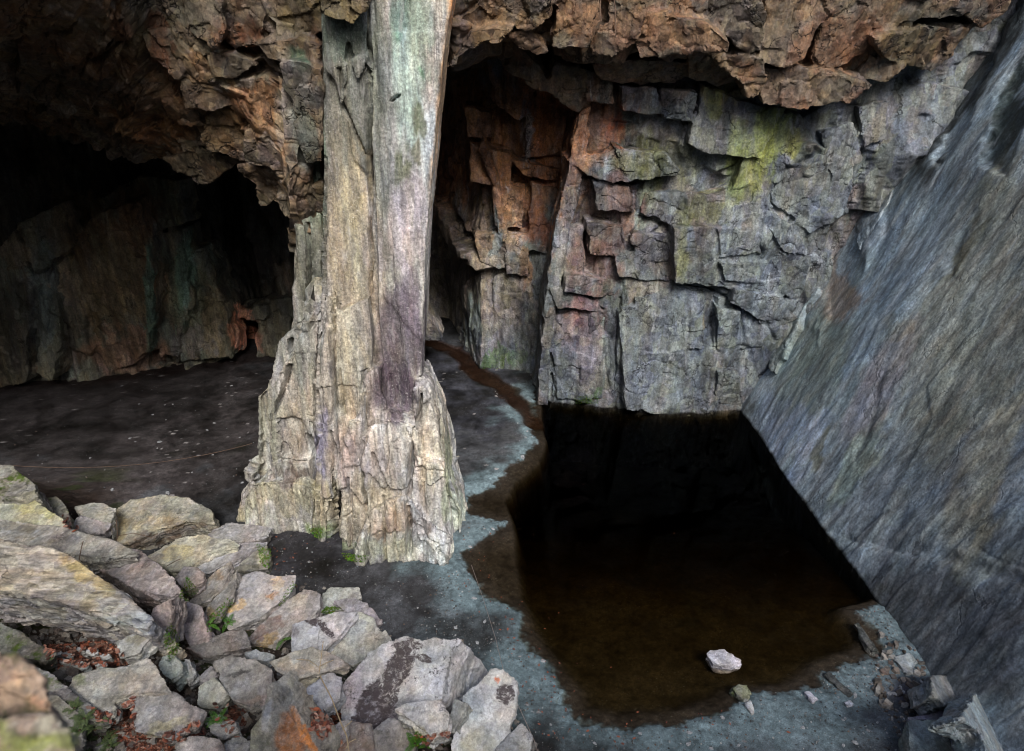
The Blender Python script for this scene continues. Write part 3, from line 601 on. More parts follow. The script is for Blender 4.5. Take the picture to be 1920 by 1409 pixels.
    RB = [([(838, 130), (850, 60), (865, 30), (900, 5), (960, -60), (1040, -60), (1035, 35), (1000, 58), (960, 52), (915, 55), (880, 62), (862, 85)], 14.1), ([(846, 125), (880, 60), (925, 52), (965, 55), (940, 78), (905, 84), (880, 98)], 13.9), ([(945, 62), (988, 60), (1022, 88), (1030, 100), (1008, 106), (975, 92)], 14.3),
          ([(1040, -60), (1122, -60), (1130, 40), (1112, 60), (1102, 92), (1060, 94), (1035, 88), (1045, 40)], 14.2), ([(1122, -60), (1216, -60), (1212, 30), (1192, 84), (1150, 106), (1110, 104), (1106, 90), (1118, 60), (1140, 40)], 14.4), ([(1206, 30), (1260, 28), (1300, 40), (1340, 50), (1372, 80), (1366, 100), (1310, 98), (1250, 104), (1200, 112), (1190, 84)], 14.3),
          ([(1216, -60), (1330, -60), (1330, 35), (1260, 25), (1212, 28)], 14.5), ([(1320, -60), (1410, -60), (1442, 30), (1424, 92), (1405, 100), (1380, 84), (1350, 50), (1322, 30)], 14.6), ([(1420, -60), (1540, -60), (1562, 20), (1532, 60), (1512, 112), (1480, 128), (1440, 122), (1422, 95), (1440, 30)], 14.8), ([(1545, -60), (1720, -60), (1800, -40), (1832, 20), (1780, 35), (1700, 45), (1650, 72), (1590, 124), (1530, 128), (1518, 110), (1536, 60)], 15.0),
          ([(1640, 72), (1740, 48), (1832, 48), (1792, 100), (1745, 136), (1660, 112)], 15.3), ([(1800, -60), (1930, -60), (1890, 20), (1840, 60), (1810, 30)], 15.2), ([(1340, 112), (1392, 100), (1432, 108), (1442, 150), (1426, 178), (1402, 184), (1388, 152)], 14.9), ([(1422, 126), (1500, 124), (1600, 148), (1642, 160), (1590, 192), (1500, 207), (1430, 197), (1424, 165)], 15.1), ([(1630, 104), (1702, 122), (1664, 156), (1600, 148)], 15.4),
          ([(920, 66), (962, 80), (1010, 122), (1042, 178), (1002, 172), (950, 132), (925, 100)], 15.9), ([(1040, 120), (1100, 128), (1110, 195), (1086, 214), (1050, 196), (1030, 165)], 16.2), ([(1110, 108), (1200, 112), (1290, 120), (1300, 150), (1200, 160), (1120, 150)], 15.6, 0, -1.2), ([(1290, 100), (1350, 105), (1385, 150), (1340, 165), (1290, 150)], 15.5, .2, -1.)]
    block_mass('roof_blocks', RB, M['ceil'], .034, (0, 1.7, .6), bl, (128, 104, 80), [(130, 112, 92, 3), (150, 122, 94, 2), (112, 107, 98, 4), (116, 90, 72, 2), (98, 98, 97, 2), (150, 98, 64, .8)], [(.9, .9, .7), (.4, .4, .3)], .56, 'angular rust and grey slabs along the lip of the roof above the pool', 7, .4, -.3)
build_right_roof()

# ================================================================== ROOF OVER THE LEFT CHAMBER
def build_left_roof():
    #        px   lip py  lip Y  topY(at py=-60)
    c = np.array([(-900, 60, 15.0, 5.0), (-500, 110, 15.5, 6.0), (-200, 165, 15.3, 7.5), (0, 222, 15.0, 8.8), (60, 235, 14.9, 9.2), (130, 262, 14.8, 9.6), (200, 280, 14.4, 10.0), (260, 300, 14.0, 10.3), (310, 318, 13.6, 10.5), (350, 338, 13.4, 10.6), (400, 345, 13.2, 10.7),
                  (440, 328, 13.0, 10.8), (475, 362, 12.8, 10.8), (500, 388, 12.7, 10.8), (525, 402, 12.5, 10.9), (545, 440, 12.2, 10.9), (552, 500, 12.1, 11.0), (560, 520, 12.0, 11.0), (612, 530, 12.4, 11.3)])
    u = np.concatenate([np.linspace(-900, 0, 160)[:-1], np.linspace(0, 612, 520)])
    ly, lY, tY = (np.interp(u, c[:, 0], c[:, k]) for k in (1, 2, 3))
    L = on_y(u, ly, lY); T = on_y(u, -60 + 0 * u, tY)
    # next guide: higher and nearer still, outside the picture, added to shade the left chamber
    T2 = T + np.stack([0 * u, -2.2 - 3.5 * sstep(500, 100, u), 3.2 - 2.6 * sstep(450, 0, u)], -1)
    rows = []
    for k in np.linspace(0, 1, 120)[:-1]: rows.append(T2 * (1 - k) + T * k)
    for k in np.linspace(0, 1, 420): rows.append(T * (1 - k) + L * k + np.array([0, .0, 0]) + np.stack([0 * u, -.5 * np.sin(math.pi * k) + 0 * u, 0 * u], -1))
    B1 = L + np.stack([0 * u - .2, .9 + 0 * u, .6 + .2 * sstep(400, 540, u)], -1)
    B = np.stack([L[:, 0] * 1.5 - .3, 24.5 + 0 * u, 8.2 + 0 * u], -1)
    for k in np.linspace(0, 1, 60)[1:]: rows.append(L * (1 - k) + B1 * k)
    for k in np.linspace(0, 1, 120)[1:]: rows.append(B1 * (1 - k) + B * k)
    G = np.stack(rows, 1); Nn = grid_normals(G); k = np.ones(41) / 41
    for a in range(3): Nn[..., a] = np.apply_along_axis(lambda v: np.convolve(np.pad(v, 20, 'edge'), k, 'valid'), 1, Nn[..., a])
    Nn /= np.linalg.norm(Nn, axis=-1, keepdims=True)
    if Nn[500, 300, 1] > 0: Nn = -Nn
    P = G.reshape(-1, 3); px, py = proj(P)
    R = rot_to(P, D2R(-28))
    f1, _ = facets(P, (.85, .95, 1.1), .16, .9, 41, .2, .05); f2, _ = facets(P, (.36, .5, .6), .055, .8, 42, .2, .02); f3, _ = facets(P, (.16, .22, .3), .016, .8, 43, .25)
    g1, _ = facets(R, (1.8, 1.2, .35), .10, .8, 44, .4, .03); g2, _ = facets(R, (.8, .7, .14), .04, .8, 45, .4)
    lw = sstep(330, 220, px)
    f1 = f1 * .7; d = -.3 * sstep(240, 300, px) + (crease(P, (1., .9, 1.2), .22, 47, .08, ridge=False) + crease(P, (.4, .45, .5), .10, 48, .08, ridge=False)) * (1 - .4 * lw) + (f1 + f2) * (1 - lw * .65) * .7 + f3 + (g1 + g2) * lw + .1 * fbm(P * .8, 3, 46)
    d += .12 * np.sin(np.clip((px - 400) / 9., -40, 40)) * .15
    FE = [([(245, 218), (330, 235), (380, 260), (390, 290), (330, 290), (250, 262)], .3, 0, .3), ([(300, 285), (400, 290), (470, 310), (380, 345), (330, 330)], .15, 0, .1),
          ([(440, 315), (540, 330), (590, 350), (560, 385), (520, 380), (490, 355), (445, 335)], .12, 0, .3), ([(400, 200), (470, 170), (540, 200), (570, 310), (470, 300), (400, 290)], .12, .1, .2),
          ([(520, 110), (600, 130), (600, 310), (560, 300), (540, 200)], .2, .1, .1), ([(340, 30), (420, 90), (500, 110), (440, 120), (370, 80)], -.35, 0, .1), ([(400, 60), (600, 50), (600, 100), (520, 95), (450, 85)], .22, 0, .4),
          ([(380, 120), (480, 125), (520, 160), (440, 150), (400, 150)], -.25), ([(400, -40), (610, -40), (690, 10), (660, 45), (590, 40), (480, 60), (400, 40)], .3, 0, .3)]
    d = d.reshape(G.shape[:2]) + apply_features(G, None, [f for f in FE if f[1] < 0], 12, 9)
    d = blur(d, 1)
    V = (G + Nn * d[..., None]).reshape(-1, 3)
    bl = [(490, 190, 70, 50, (150, 100, 60), .7), (520, 250, 50, 50, (140, 102, 72), .6), (430, 240, 50, 50, (140, 110, 76), .6), (490, 290, 40, 20, (140, 130, 126), .6), (440, 60, 50, 40, (132, 82, 50), .7), (470, 50, 30, 30, (110, 66, 40), .5),
          (300, 240, 70, 30, (158, 108, 62), .7), (200, 160, 160, 50, (106, 72, 42), .6, 30), (60, 60, 120, 40, (108, 76, 48), .6, 30), (300, 30, 60, 60, (104, 96, 72), .6), (230, 60, 25, 25, (110, 70, 48), .6), (300, 80, 20, 60, (120, 66, 38), .6, -20),
          (560, 180, 35, 90, (134, 140, 132), .7), (565, 110, 20, 25, (70, 120, 96), .7), (545, 130, 25, 25, (150, 146, 140), .5), (500, 340, 60, 20, (158, 134, 108), .7), (520, 350, 30, 20, (158, 146, 136), .6), (640, 20, 60, 30, (120, 104, 52), .7),
          (560, 30, 40, 50, (112, 100, 60), .5), (100, 150, 120, 40, (66, 66, 62), .5, 25), (380, 20, 60, 40, (110, 108, 100), .5), (530, 220, 14, 60, (165, 160, 150), .4), (575, 260, 20, 60, (120, 132, 122), .6)]
    C = paint(V, (118, 100, 78), bl, 14, (1, 1, 2), 24, cellpal=[(122, 106, 84, 3), (134, 102, 72, 2), (104, 100, 92, 3), (116, 84, 58, 1.2), (140, 134, 124, .8)], cellscale=[(.7, .7, 1.), (.3, .3, .45)], gain=.75)
    o = mesh_obj('chamber_roof', V, grid_faces(*G.shape[:2]), M['ceil'], C, sharp=38)
    tag(o, 'dark broken slate roof hanging over the left chamber', 'cave roof', kind='structure')
    LB = [([(245, 218), (300, 224), (332, 232), (328, 260), (290, 252), (247, 242)], 13.5), ([(256, 248), (300, 258), (386, 268), (392, 288), (330, 284), (262, 270)], 13.6), ([(300, 296), (350, 288), (400, 284), (456, 298), (460, 310), (425, 320), (392, 345), (370, 350), (350, 332), (318, 318)], 13.0), ([(378, 236), (420, 205), (458, 200), (462, 302), (430, 294), (390, 287), (375, 262)], 12.8),
          ([(436, 148), (522, 148), (514, 168), (496, 202), (460, 206), (438, 196)], 12.65), ([(455, 204), (500, 199), (542, 240), (572, 310), (576, 332), (520, 320), (460, 306)], 12.45), ([(518, 118), (560, 114), (603, 130), (608, 200), (604, 305), (575, 308), (560, 260), (545, 200), (524, 165)], 12.1), ([(443, 310), (500, 306), (560, 328), (592, 350), (577, 372), (552, 364), (540, 352), (510, 364), (480, 352), (455, 336)], 12.2),
          ([(475, 352), (510, 360), (522, 374), (502, 392), (486, 390)], 12.3), ([(518, 368), (548, 376), (556, 424), (537, 414), (522, 396)], 12.2), ([(552, 360), (604, 345), (610, 520), (575, 470), (556, 420)], 12.0, .2, 0), ([(330, -60), (402, -60), (422, 58), (400, 92), (350, 62)], 12.6), ([(402, -60), (472, -60), (502, 30), (482, 82), (440, 92), (406, 60)], 12.2), ([(500, -60), (604, -60), (606, 60), (570, 76), (500, 60)], 11.9), ([(468, 80), (560, 70), (602, 90), (602, 130), (540, 120), (500, 116)], 12.0),
          ([(380, 96), (440, 100), (482, 120), (442, 150), (400, 142)], 12.7), ([(340, 150), (400, 148), (440, 158), (440, 202), (400, 214), (350, 202)], 12.9), ([(320, 205), (375, 205), (378, 240), (335, 235)], 13.1), ([(262, 60), (330, 50), (360, 120), (330, 150), (280, 110)], 12.9), ([(598, -60), (692, -60), (690, 10), (662, 43), (625, 41), (598, 25)], 10.5), ([(330, 262), (378, 262), (385, 285), (340, 288)], 13.1)]
    LB2 = []
    for bdef in LB:
        cx_, cy_ = np.mean(bdef[0], 0); ll, lY_, tY_ = (np.interp(cx_, c[:, 0], c[:, q]) for q in (1, 2, 3)); kk = min(1, (cy_ + 60) / (ll + 60))
        Yc = tY_ * (1 - kk) + lY_ * kk - .5 * math.sin(math.pi * kk) + .3 * sstep(240, 300, cx_) - .32
        if cx_ > 620: Yc = 10.4
        if cy_ > 300 and cx_ > 430: Yc = lY_ - .1
        LB2.append((bdef[0], Yc - .12 * math.sin(cx_ * 1.7 + cy_)))
    LB2 += [([(400, 200), (380, 236), (440, 240), (442, 205)], 12.0)]
    block_mass('arch_blocks', LB2, M['ceil'], .028, (-.1, 1.5, .45), bl, (118, 104, 84), [(122, 106, 84, 3), (134, 104, 76, 2), (104, 100, 92, 3), (116, 84, 58, 1.2), (140, 134, 124, .8)], [(.7, .7, 1.), (.3, .3, .45)], .5, 'angular slate slabs forming the arch between the pillar and the left chamber', 8, .3, -.38)
build_left_roof()

# ================================================================== LEFT CHAMBER WALL
def build_left_wall():
    path = np.array([(-19, 6), (-18, 12), (-16.6, 17.2), (-14.9, 18.2), (-13.6, 18.3), (-12.9, 18.1), (-12.4, 18.6), (-10.6, 19.5), (-10.3, 19.9), (-10.0, 19.4), (-9.3, 19.9), (-8.9, 20.5), (-8.75, 21.8), (-8.2, 22.4), (-7.7, 21.0), (-7.2, 20.9), (-6.6, 22), (-5.5, 24), (-4, 25)])
    A = resample(path, 560); zs = np.linspace(-.6, 9.2, 330); zz = zs[None, :]
    G = np.stack([A[:, 0][:, None] - .05 * zz, A[:, 1][:, None] + .02 * zz, zz + 0 * A[:, :1]], -1)
    Nn = grid_normals(G); k = np.ones(31) / 31
    for a in range(3): Nn[..., a] = np.apply_along_axis(lambda v: np.convolve(np.pad(v, 15, 'edge'), k, 'valid'), 0, Nn[..., a])
    Nn /= np.linalg.norm(Nn, axis=-1, keepdims=True)
    if Nn[250, 100, 1] > 0: Nn = -Nn
    P = G.reshape(-1, 3)
    f1, _ = facets(P, (.9, 1, 3.2), .2, 1., 51, .35, .06); f2, _ = facets(P, (.35, .5, 1.4), .07, 1., 52, .3, .02); f3, _ = facets(P, (.15, .3, .5), .025, 1., 53, .3)
    d = f1 + f2 + f3
    FE = [([(430, 590), (500, 580), (505, 605), (480, 610), (482, 655), (430, 660)], -.7), ([(290, 430), (320, 440), (322, 690), (285, 690), (300, 560)], -.45), ([(100, 600), (130, 610), (135, 720), (100, 720)], -.4),
          ([(320, 470), (360, 470), (420, 600), (430, 670), (330, 675)], .25), ([(60, 520), (90, 560), (120, 700), (80, 705)], .2)]
    d = d.reshape(G.shape[:2]) + apply_features(G, None, FE, 15, 8)
    d = blur(d, 1)
    V = (G + Nn * d[..., None]).reshape(-1, 3)
    bl = [(200, 500, 90, 130, (122, 104, 76), .6), (230, 660, 90, 40, (140, 108, 90), .6), (280, 560, 12, 110, (86, 124, 110), .7), (355, 560, 40, 90, (118, 124, 102), .6), (345, 530, 16, 80, (104, 140, 124), .6), (400, 600, 22, 80, (130, 116, 90), .6),
          (458, 622, 30, 36, (220, 146, 118), .95), (500, 630, 22, 60, (112, 108, 92), .6), (470, 500, 70, 90, (40, 38, 38), .6), (80, 560, 30, 120, (104, 116, 114), .6), (40, 600, 30, 100, (60, 60, 60), .5), (150, 420, 60, 60, (84, 66, 46), .6),  # reddish alcove rock, tinted brighter to stand in for daylight inside
          (360, 640, 40, 30, (122, 118, 114), .6), (250, 420, 40, 60, (110, 78, 56), .5), (530, 560, 30, 100, (60, 58, 50), .5)]
    C = paint(V, (106, 106, 92), [(65, 560, 12, 140, (26, 26, 26), .8, 8), (120, 640, 14, 90, (26, 26, 26), .8), (310, 600, 12, 110, (20, 22, 20), .85), (170, 560, 8, 120, (40, 40, 36), .6), (230, 520, 60, 90, (118, 104, 84), .6), (150, 380, 260, 110, (50, 42, 34), .8), (450, 420, 130, 140, (16, 14, 13), .95), (60, 330, 260, 90, (26, 22, 20), .85)] + bl, 16, (1, 1, 4), 22, cellpal=[(100, 94, 80, 3), (84, 84, 80, 2), (112, 92, 72, 1), (96, 108, 98, 1)], cellscale=[(.8, .8, 2), (.3, .5, 2)], gain=1.8)  # dark blobs high on the wall paint shade into the rock colour
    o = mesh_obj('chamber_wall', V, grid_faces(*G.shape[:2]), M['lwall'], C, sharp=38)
    tag(o, 'dark streaked slate wall at the back of the left chamber', 'rock wall', kind='structure')
    CW = [([(-30, 480), (30, 430), (58, 560), (48, 720), (-30, 740)], 17.9), ([(72, 540), (100, 500), (118, 640), (96, 716), (66, 700)], 18.0), ([(135, 450), (180, 400), (250, 380), (285, 500), (282, 660), (232, 690), (168, 715), (128, 640)], 18.5), ([(296, 440), (346, 430), (360, 560), (334, 672), (300, 668)], 19.3), ([(345, 470), (385, 462), (428, 600), (434, 672), (340, 678), (322, 600)], 19.6),
          ([(480, 600), (500, 560), (545, 560), (550, 670), (480, 672)], 20.4), ([(180, 380), (260, 330), (330, 340), (340, 420), (260, 440)], 18.7), ([(30, 420), (110, 380), (130, 460), (60, 520)], 17.9), ([(430, 585), (500, 575), (503, 598), (430, 604)], 20.3)]
    block_mass('chamber_wall_blocks', CW, M['lwall'], .05, (0, 1.2, 0), bl, (106, 106, 92), [(100, 94, 80, 3), (84, 84, 80, 2), (112, 92, 72, 1), (96, 108, 98, 1)], [(.8, .8, 2), (.3, .5, 2)], 1.5, 'tall upright slabs standing out of the dark left chamber wall', 14, .3, 0, 1.2, 5.)
build_left_wall()

# ================================================================== BEDROCK AROUND THE CHAMBERS (keeps daylight out of the hill)
def bedrock(name, boxes, label):
    parts = []
    for (x0, y0, z0, x1, y1, z1) in boxes:
        t = [(x0, y0, z1), (x1, y0, z1), (x1, y1, z1), (x0, y1, z1)]
        parts.append(prism(t, (0, 0, z0 - z1)))
    V, F = join(parts); V, F = remesh(V, F, .5)
    Nn = vert_normals(V, F); V = V + Nn * (.25 * fbm(V * .6, 3, 91))[:, None]
    C = np.tile(lin((100, 98, 92)), (len(V), 1))
    tag(mesh_obj(name, V, F, M['shell'], C), label, 'bedrock', kind='structure')
bedrock('skylight_blocker_cliff', [(-26, -12, -2, 24, -7.5, 13), (-24, -9, -2, -19, -4, 12), (15, -9, -2, 21, 0, 12)], 'unseen cliff added behind the viewer to block low skylight')  # out of view, added to cut low skylight and raise contrast
bedrock('bedrock', [(-24, 25.6, -2, 20, 30, 16), (-24, -6, -2, -20, 29, 16), (-23, 14.6, 9.8, -1, 29, 16), (-1.5, 16.6, 10.4, 14, 29, 16), (-3.5, 15.6, 9.9, 14, 17.2, 16), (-3.5, 14.2, 13.4, 14, 17, 16), (10.5, 17.6, -2, 20, 29, 16), (13.8, -4, -2, 20, 24, 16), (-23, -2, 11.2, -9, 15.5, 16)], 'mass of bedrock that encloses the two chambers')

# ================================================================== GROUND AND POOL
POOL = [(1010, 735), (1040, 715), (1130, 715), (1260, 715), (1330, 715), (1420, 715), (1500, 780), (1560, 860), (1640, 980), (1700, 1090), (1650, 1128), (1600, 1140), (1640, 1180), (1655, 1225), (1600, 1235), (1540, 1250), (1545, 1285), (1480, 1295), (1420, 1290), (1375, 1300),
        (1360, 1322), (1280, 1340), (1160, 1350), (1080, 1340), (1060, 1310), (1070, 1290), (1035, 1250), (1000, 1200), (980, 1165), (985, 1150), (960, 1130), (905, 1110), (890, 1080), (870, 1060), (872, 1030), (905, 1010), (935, 1000), (950, 975), (900, 965), (872, 950), (880, 930), (935, 915), (950, 880), (990, 850), (1012, 830), (1000, 790)]
DEEP = [(1012, 745), (1130, 725), (1330, 725), (1410, 725), (1490, 790), (1550, 870), (1630, 990), (1690, 1090), (1640, 1122), (1590, 1136), (1630, 1190), (1600, 1222), (1530, 1245), (1480, 1285), (1380, 1292), (1280, 1330), (1160, 1340), (1090, 1325), (1075, 1290), (1045, 1250), (1010, 1200), (992, 1165), (968, 1110), (962, 1000), (945, 930), (960, 900), (1010, 860), (1022, 830)]
POOLW = [tuple(on_z(*p)[:2]) for p in POOL]; DEEPW = [tuple(on_z(*p)[:2]) for p in DEEP]
CREEK = [tuple(on_z(*p)[:2]) for p in [(800, 640), (850, 655), (900, 705), (950, 730), (985, 760), (1000, 790)]]
FA, FB = np.array([-9.15, 11.9]), np.array([.28, 6.3])
FN = np.array([-.51, -.86])
def mound(X, Y):
    d = (X - FB[0]) * FN[0] + (Y - FB[1]) * FN[1]
    z = .42 * np.maximum(d, 0) + .1 * np.maximum(d, 0) ** 1.2 * 0
    z = z + .55 * sstep(-6.5, -9.5, X) * sstep(14.2, 10.5, Y)
    return np.minimum(z, 2.9)
def ground_z(X, Y, detail=True):
    P = np.stack([X.ravel(), Y.ravel(), 0 * X.ravel()], -1)
    z = .02 * fbm(P * .6, 3, 61) + .006 * fbm(P * 5, 3, 62)
    m = mound(X.ravel(), Y.ravel()); z = z + m + (.12 * fbm(P * 2.2, 4, 63) * sstep(.1, .6, m))
    sd_ = segdist(P[:, 0], P[:, 1], POOLW) * np.where(inpoly(P[:, 0], P[:, 1], POOLW), -1, 1) + .10 * fbm(P * 2.3, 4, 64) + .05 * fbm(P * 8, 3, 65) + .02 * fbm(P * 22, 2, 69)
    dd = segdist(P[:, 0], P[:, 1], DEEPW) * np.where(inpoly(P[:, 0], P[:, 1], DEEPW), 1, -1) + .03 * fbm(P * 3, 3, 66)
    z = z + np.where(sd_ < .25, .05 * sstep(.25, -.1, sd_) * -1.6, 0) - .05 * sstep(0, -.5, sd_) 
    yy = P[:, 1]
    prof = np.interp(yy, [6.6, 7.5, 9.4, 11.6, 14, 18], [.02, .04, .17, .48, 1.2, 1.9])
    z = z - sstep(0, .28, dd) * .05 - prof * sstep(0, .3 + .25 * sstep(10, 7, yy), dd)
    cd = segdist(P[:, 0], P[:, 1], CREEK, False) + .12 * fbm(P * 2, 3, 67)
    z = z - .075 * sstep(.42, .15, cd)
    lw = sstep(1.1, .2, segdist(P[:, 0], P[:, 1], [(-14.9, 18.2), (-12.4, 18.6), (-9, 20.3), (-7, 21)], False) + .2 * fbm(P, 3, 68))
    return z.reshape(X.shape), sd_, dd, cd, m, lw
WATER = -.045
def build_ground():
    xs = np.concatenate([np.linspace(-22, -9, 130)[:-1], np.linspace(-9, 9, 900), np.linspace(9, 16, 50)[1:]])
    ys = np.concatenate([np.linspace(-4, 4.5, 60)[:-1], 4.5 * (25.5 / 4.5) ** np.linspace(0, 1, 720)])
    X, Y = np.meshgrid(xs, ys, indexing='ij')
    Z, sd_, dd, cd, m, lw = ground_z(X, Y)
    V = np.stack([X.ravel(), Y.ravel(), Z.ravel()], -1); px, py = proj(V)
    bl = [(250, 780, 400, 160, (72, 66, 66), .85), (560, 1030, 120, 60, (52, 50, 56), .8), (860, 740, 110, 80, (68, 70, 82), .7), (700, 1130, 150, 70, (66, 66, 70), .7), (800, 1170, 120, 60, (76, 79, 84), .7), (1700, 1290, 200, 90, (84, 82, 94), .8),
          (1500, 1380, 260, 60, (100, 112, 120), .6), (880, 1250, 120, 160, (100, 112, 118), .6)]
    C = paint(V, (74, 76, 80), bl, 70, (1, 1, 1), 30, freq=2.)
    n1 = fbm(V * 1.4, 4, 71); n2 = fbm(V * 9, 3, 72); n3 = fbm(V * 26, 2, 73)
    # pale teal gravel band along the shore
    b = (sstep(.95, .25, sd_ + .55 * n1) * sstep(-.05, .08, sd_) * sstep(1.0, 1.4, Y.ravel()))[:, None] * .85
    C = C * (1 - b) + lin((104, 122, 128)) * b
    k = (sstep(.10, -.02, sd_ + .05 * n2))[:, None]; C = C * (1 - k) + lin((62, 57, 53)) * k         # brown silt in the shallows
    k = (sstep(.05, .3, dd))[:, None]; C = C * (1 - k) + lin((66, 59, 44)) * k
    k = sstep(.42, .12, cd)[:, None] * .95; C = C * (1 - k) + lin((64, 46, 40)) * k
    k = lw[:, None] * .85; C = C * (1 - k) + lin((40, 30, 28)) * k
    ml = sstep(.08, .35, m + .12 * n1)[:, None]; soil = np.where((n1 > .25)[:, None], lin((54, 58, 34)), lin((58, 48, 42)))
    C = C * (1 - ml) + soil * ml
    C = C * (1 + .3 * n2 + .18 * n3)[:, None]
    # bright chips of slate trodden into the dark floor
    F1, F2, h, _ = cells(V * [6, 9, 1], 74); chip = (hf(h, 3) > .96) & (F1 < .12 + .22 * hf(h, 4)) & (sd_ > .2) & (m < .1) & (fbm(V * .8, 3, 75) > .0)
    C[chip] = lin((150, 146, 146)) * (.6 + .6 * hf(h, 6)[chip])[:, None]
    mt, t, p = new_mat('cave floor'); n = N(t)
    co = n.add('ShaderNodeTexCoord').outputs['Object']; col = n.add('ShaderNodeAttribute', attribute_name='Col').outputs['Color']
    a1 = n.noise(co, 14., 7, .75); a2 = n.noise(co, 70., 4, .75); a3 = n.noise(co, 1.6, 6, .6, .5)
    mm = n.math('MULTIPLY', n.ramp(a1, .3, .7, .65, 1.35), n.ramp(a2, .3, .72, .6, 1.45)); mm = n.math('MULTIPLY', mm, n.ramp(a3, .3, .7, .78, 1.2))
    c = n.mixc(1., col, n.add('ShaderNodeCombineColor', {0: mm, 1: mm, 2: mm}).outputs[0], 'MULTIPLY')
    c = n.mixc(n.math('MULTIPLY', n.ramp(n.noise(co, 38., 3, .8), .63, .68), n.ramp(a3, .45, .6, .1, .8)), c, (.3, .32, .33, 1))
    t.links.new(c, p.inputs['Base Color']); t.links.new(n.ramp(a3, .35, .65, .5, .95), p.inputs['Roughness']); p.inputs['Specular IOR Level'].default_value = .3
    hb = n.math('ADD', a1, n.math('MULTIPLY', a2, .5))
    t.links.new(n.add('ShaderNodeBump', {'Strength': .6, 'Distance': .02, 'Height': hb}).outputs[0], p.inputs['Normal'])
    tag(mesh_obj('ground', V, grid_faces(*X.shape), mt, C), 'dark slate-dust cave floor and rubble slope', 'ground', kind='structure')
    # water body: closed slab whose top is the water surface
    mw = bpy.data.materials.new('pool water'); mw.use_nodes = True; t = mw.node_tree; t.nodes.clear(); n = N(t)
    out = t.nodes.new('ShaderNodeOutputMaterial')
    tr = n.add('ShaderNodeBsdfTransparent', {'Color': (.93, .9, .85, 1)}); gl = n.add('ShaderNodeBsdfGlossy', {'Color': (.14, .15, .16, 1), 'Roughness': .03})
    fr = n.add('ShaderNodeFresnel', {'IOR': 1.26}); co = n.add('ShaderNodeTexCoord').outputs['Object']
    t.links.new(n.add('ShaderNodeBump', {'Strength': .03, 'Distance': .02, 'Height': n.noise(co, 3., 3, .5)}).outputs[0], gl.inputs['Normal'])
    mx = n.add('ShaderNodeMixShader', {0: fr.outputs[0], 1: tr.outputs[0], 2: gl.outputs[0]}); t.links.new(mx.outputs[0], out.inputs['Surface'])
    va = n.add('ShaderNodeVolumeAbsorption', {'Color': (.52, .44, .22, 1), 'Density': 4.6}); t.links.new(va.outputs[0], out.inputs['Volume'])
    V, F = prism([(-4.2, 5.2, WATER), (7.4, 5.2, WATER), (7.4, 22.4, WATER), (-4.2, 22.4, WATER)], (0, 0, -3.2))
    tag(mesh_obj('pool_water', V, F, mw, smooth=False), 'still black-brown pool of water on the cave floor', 'water', kind='structure')
build_ground()

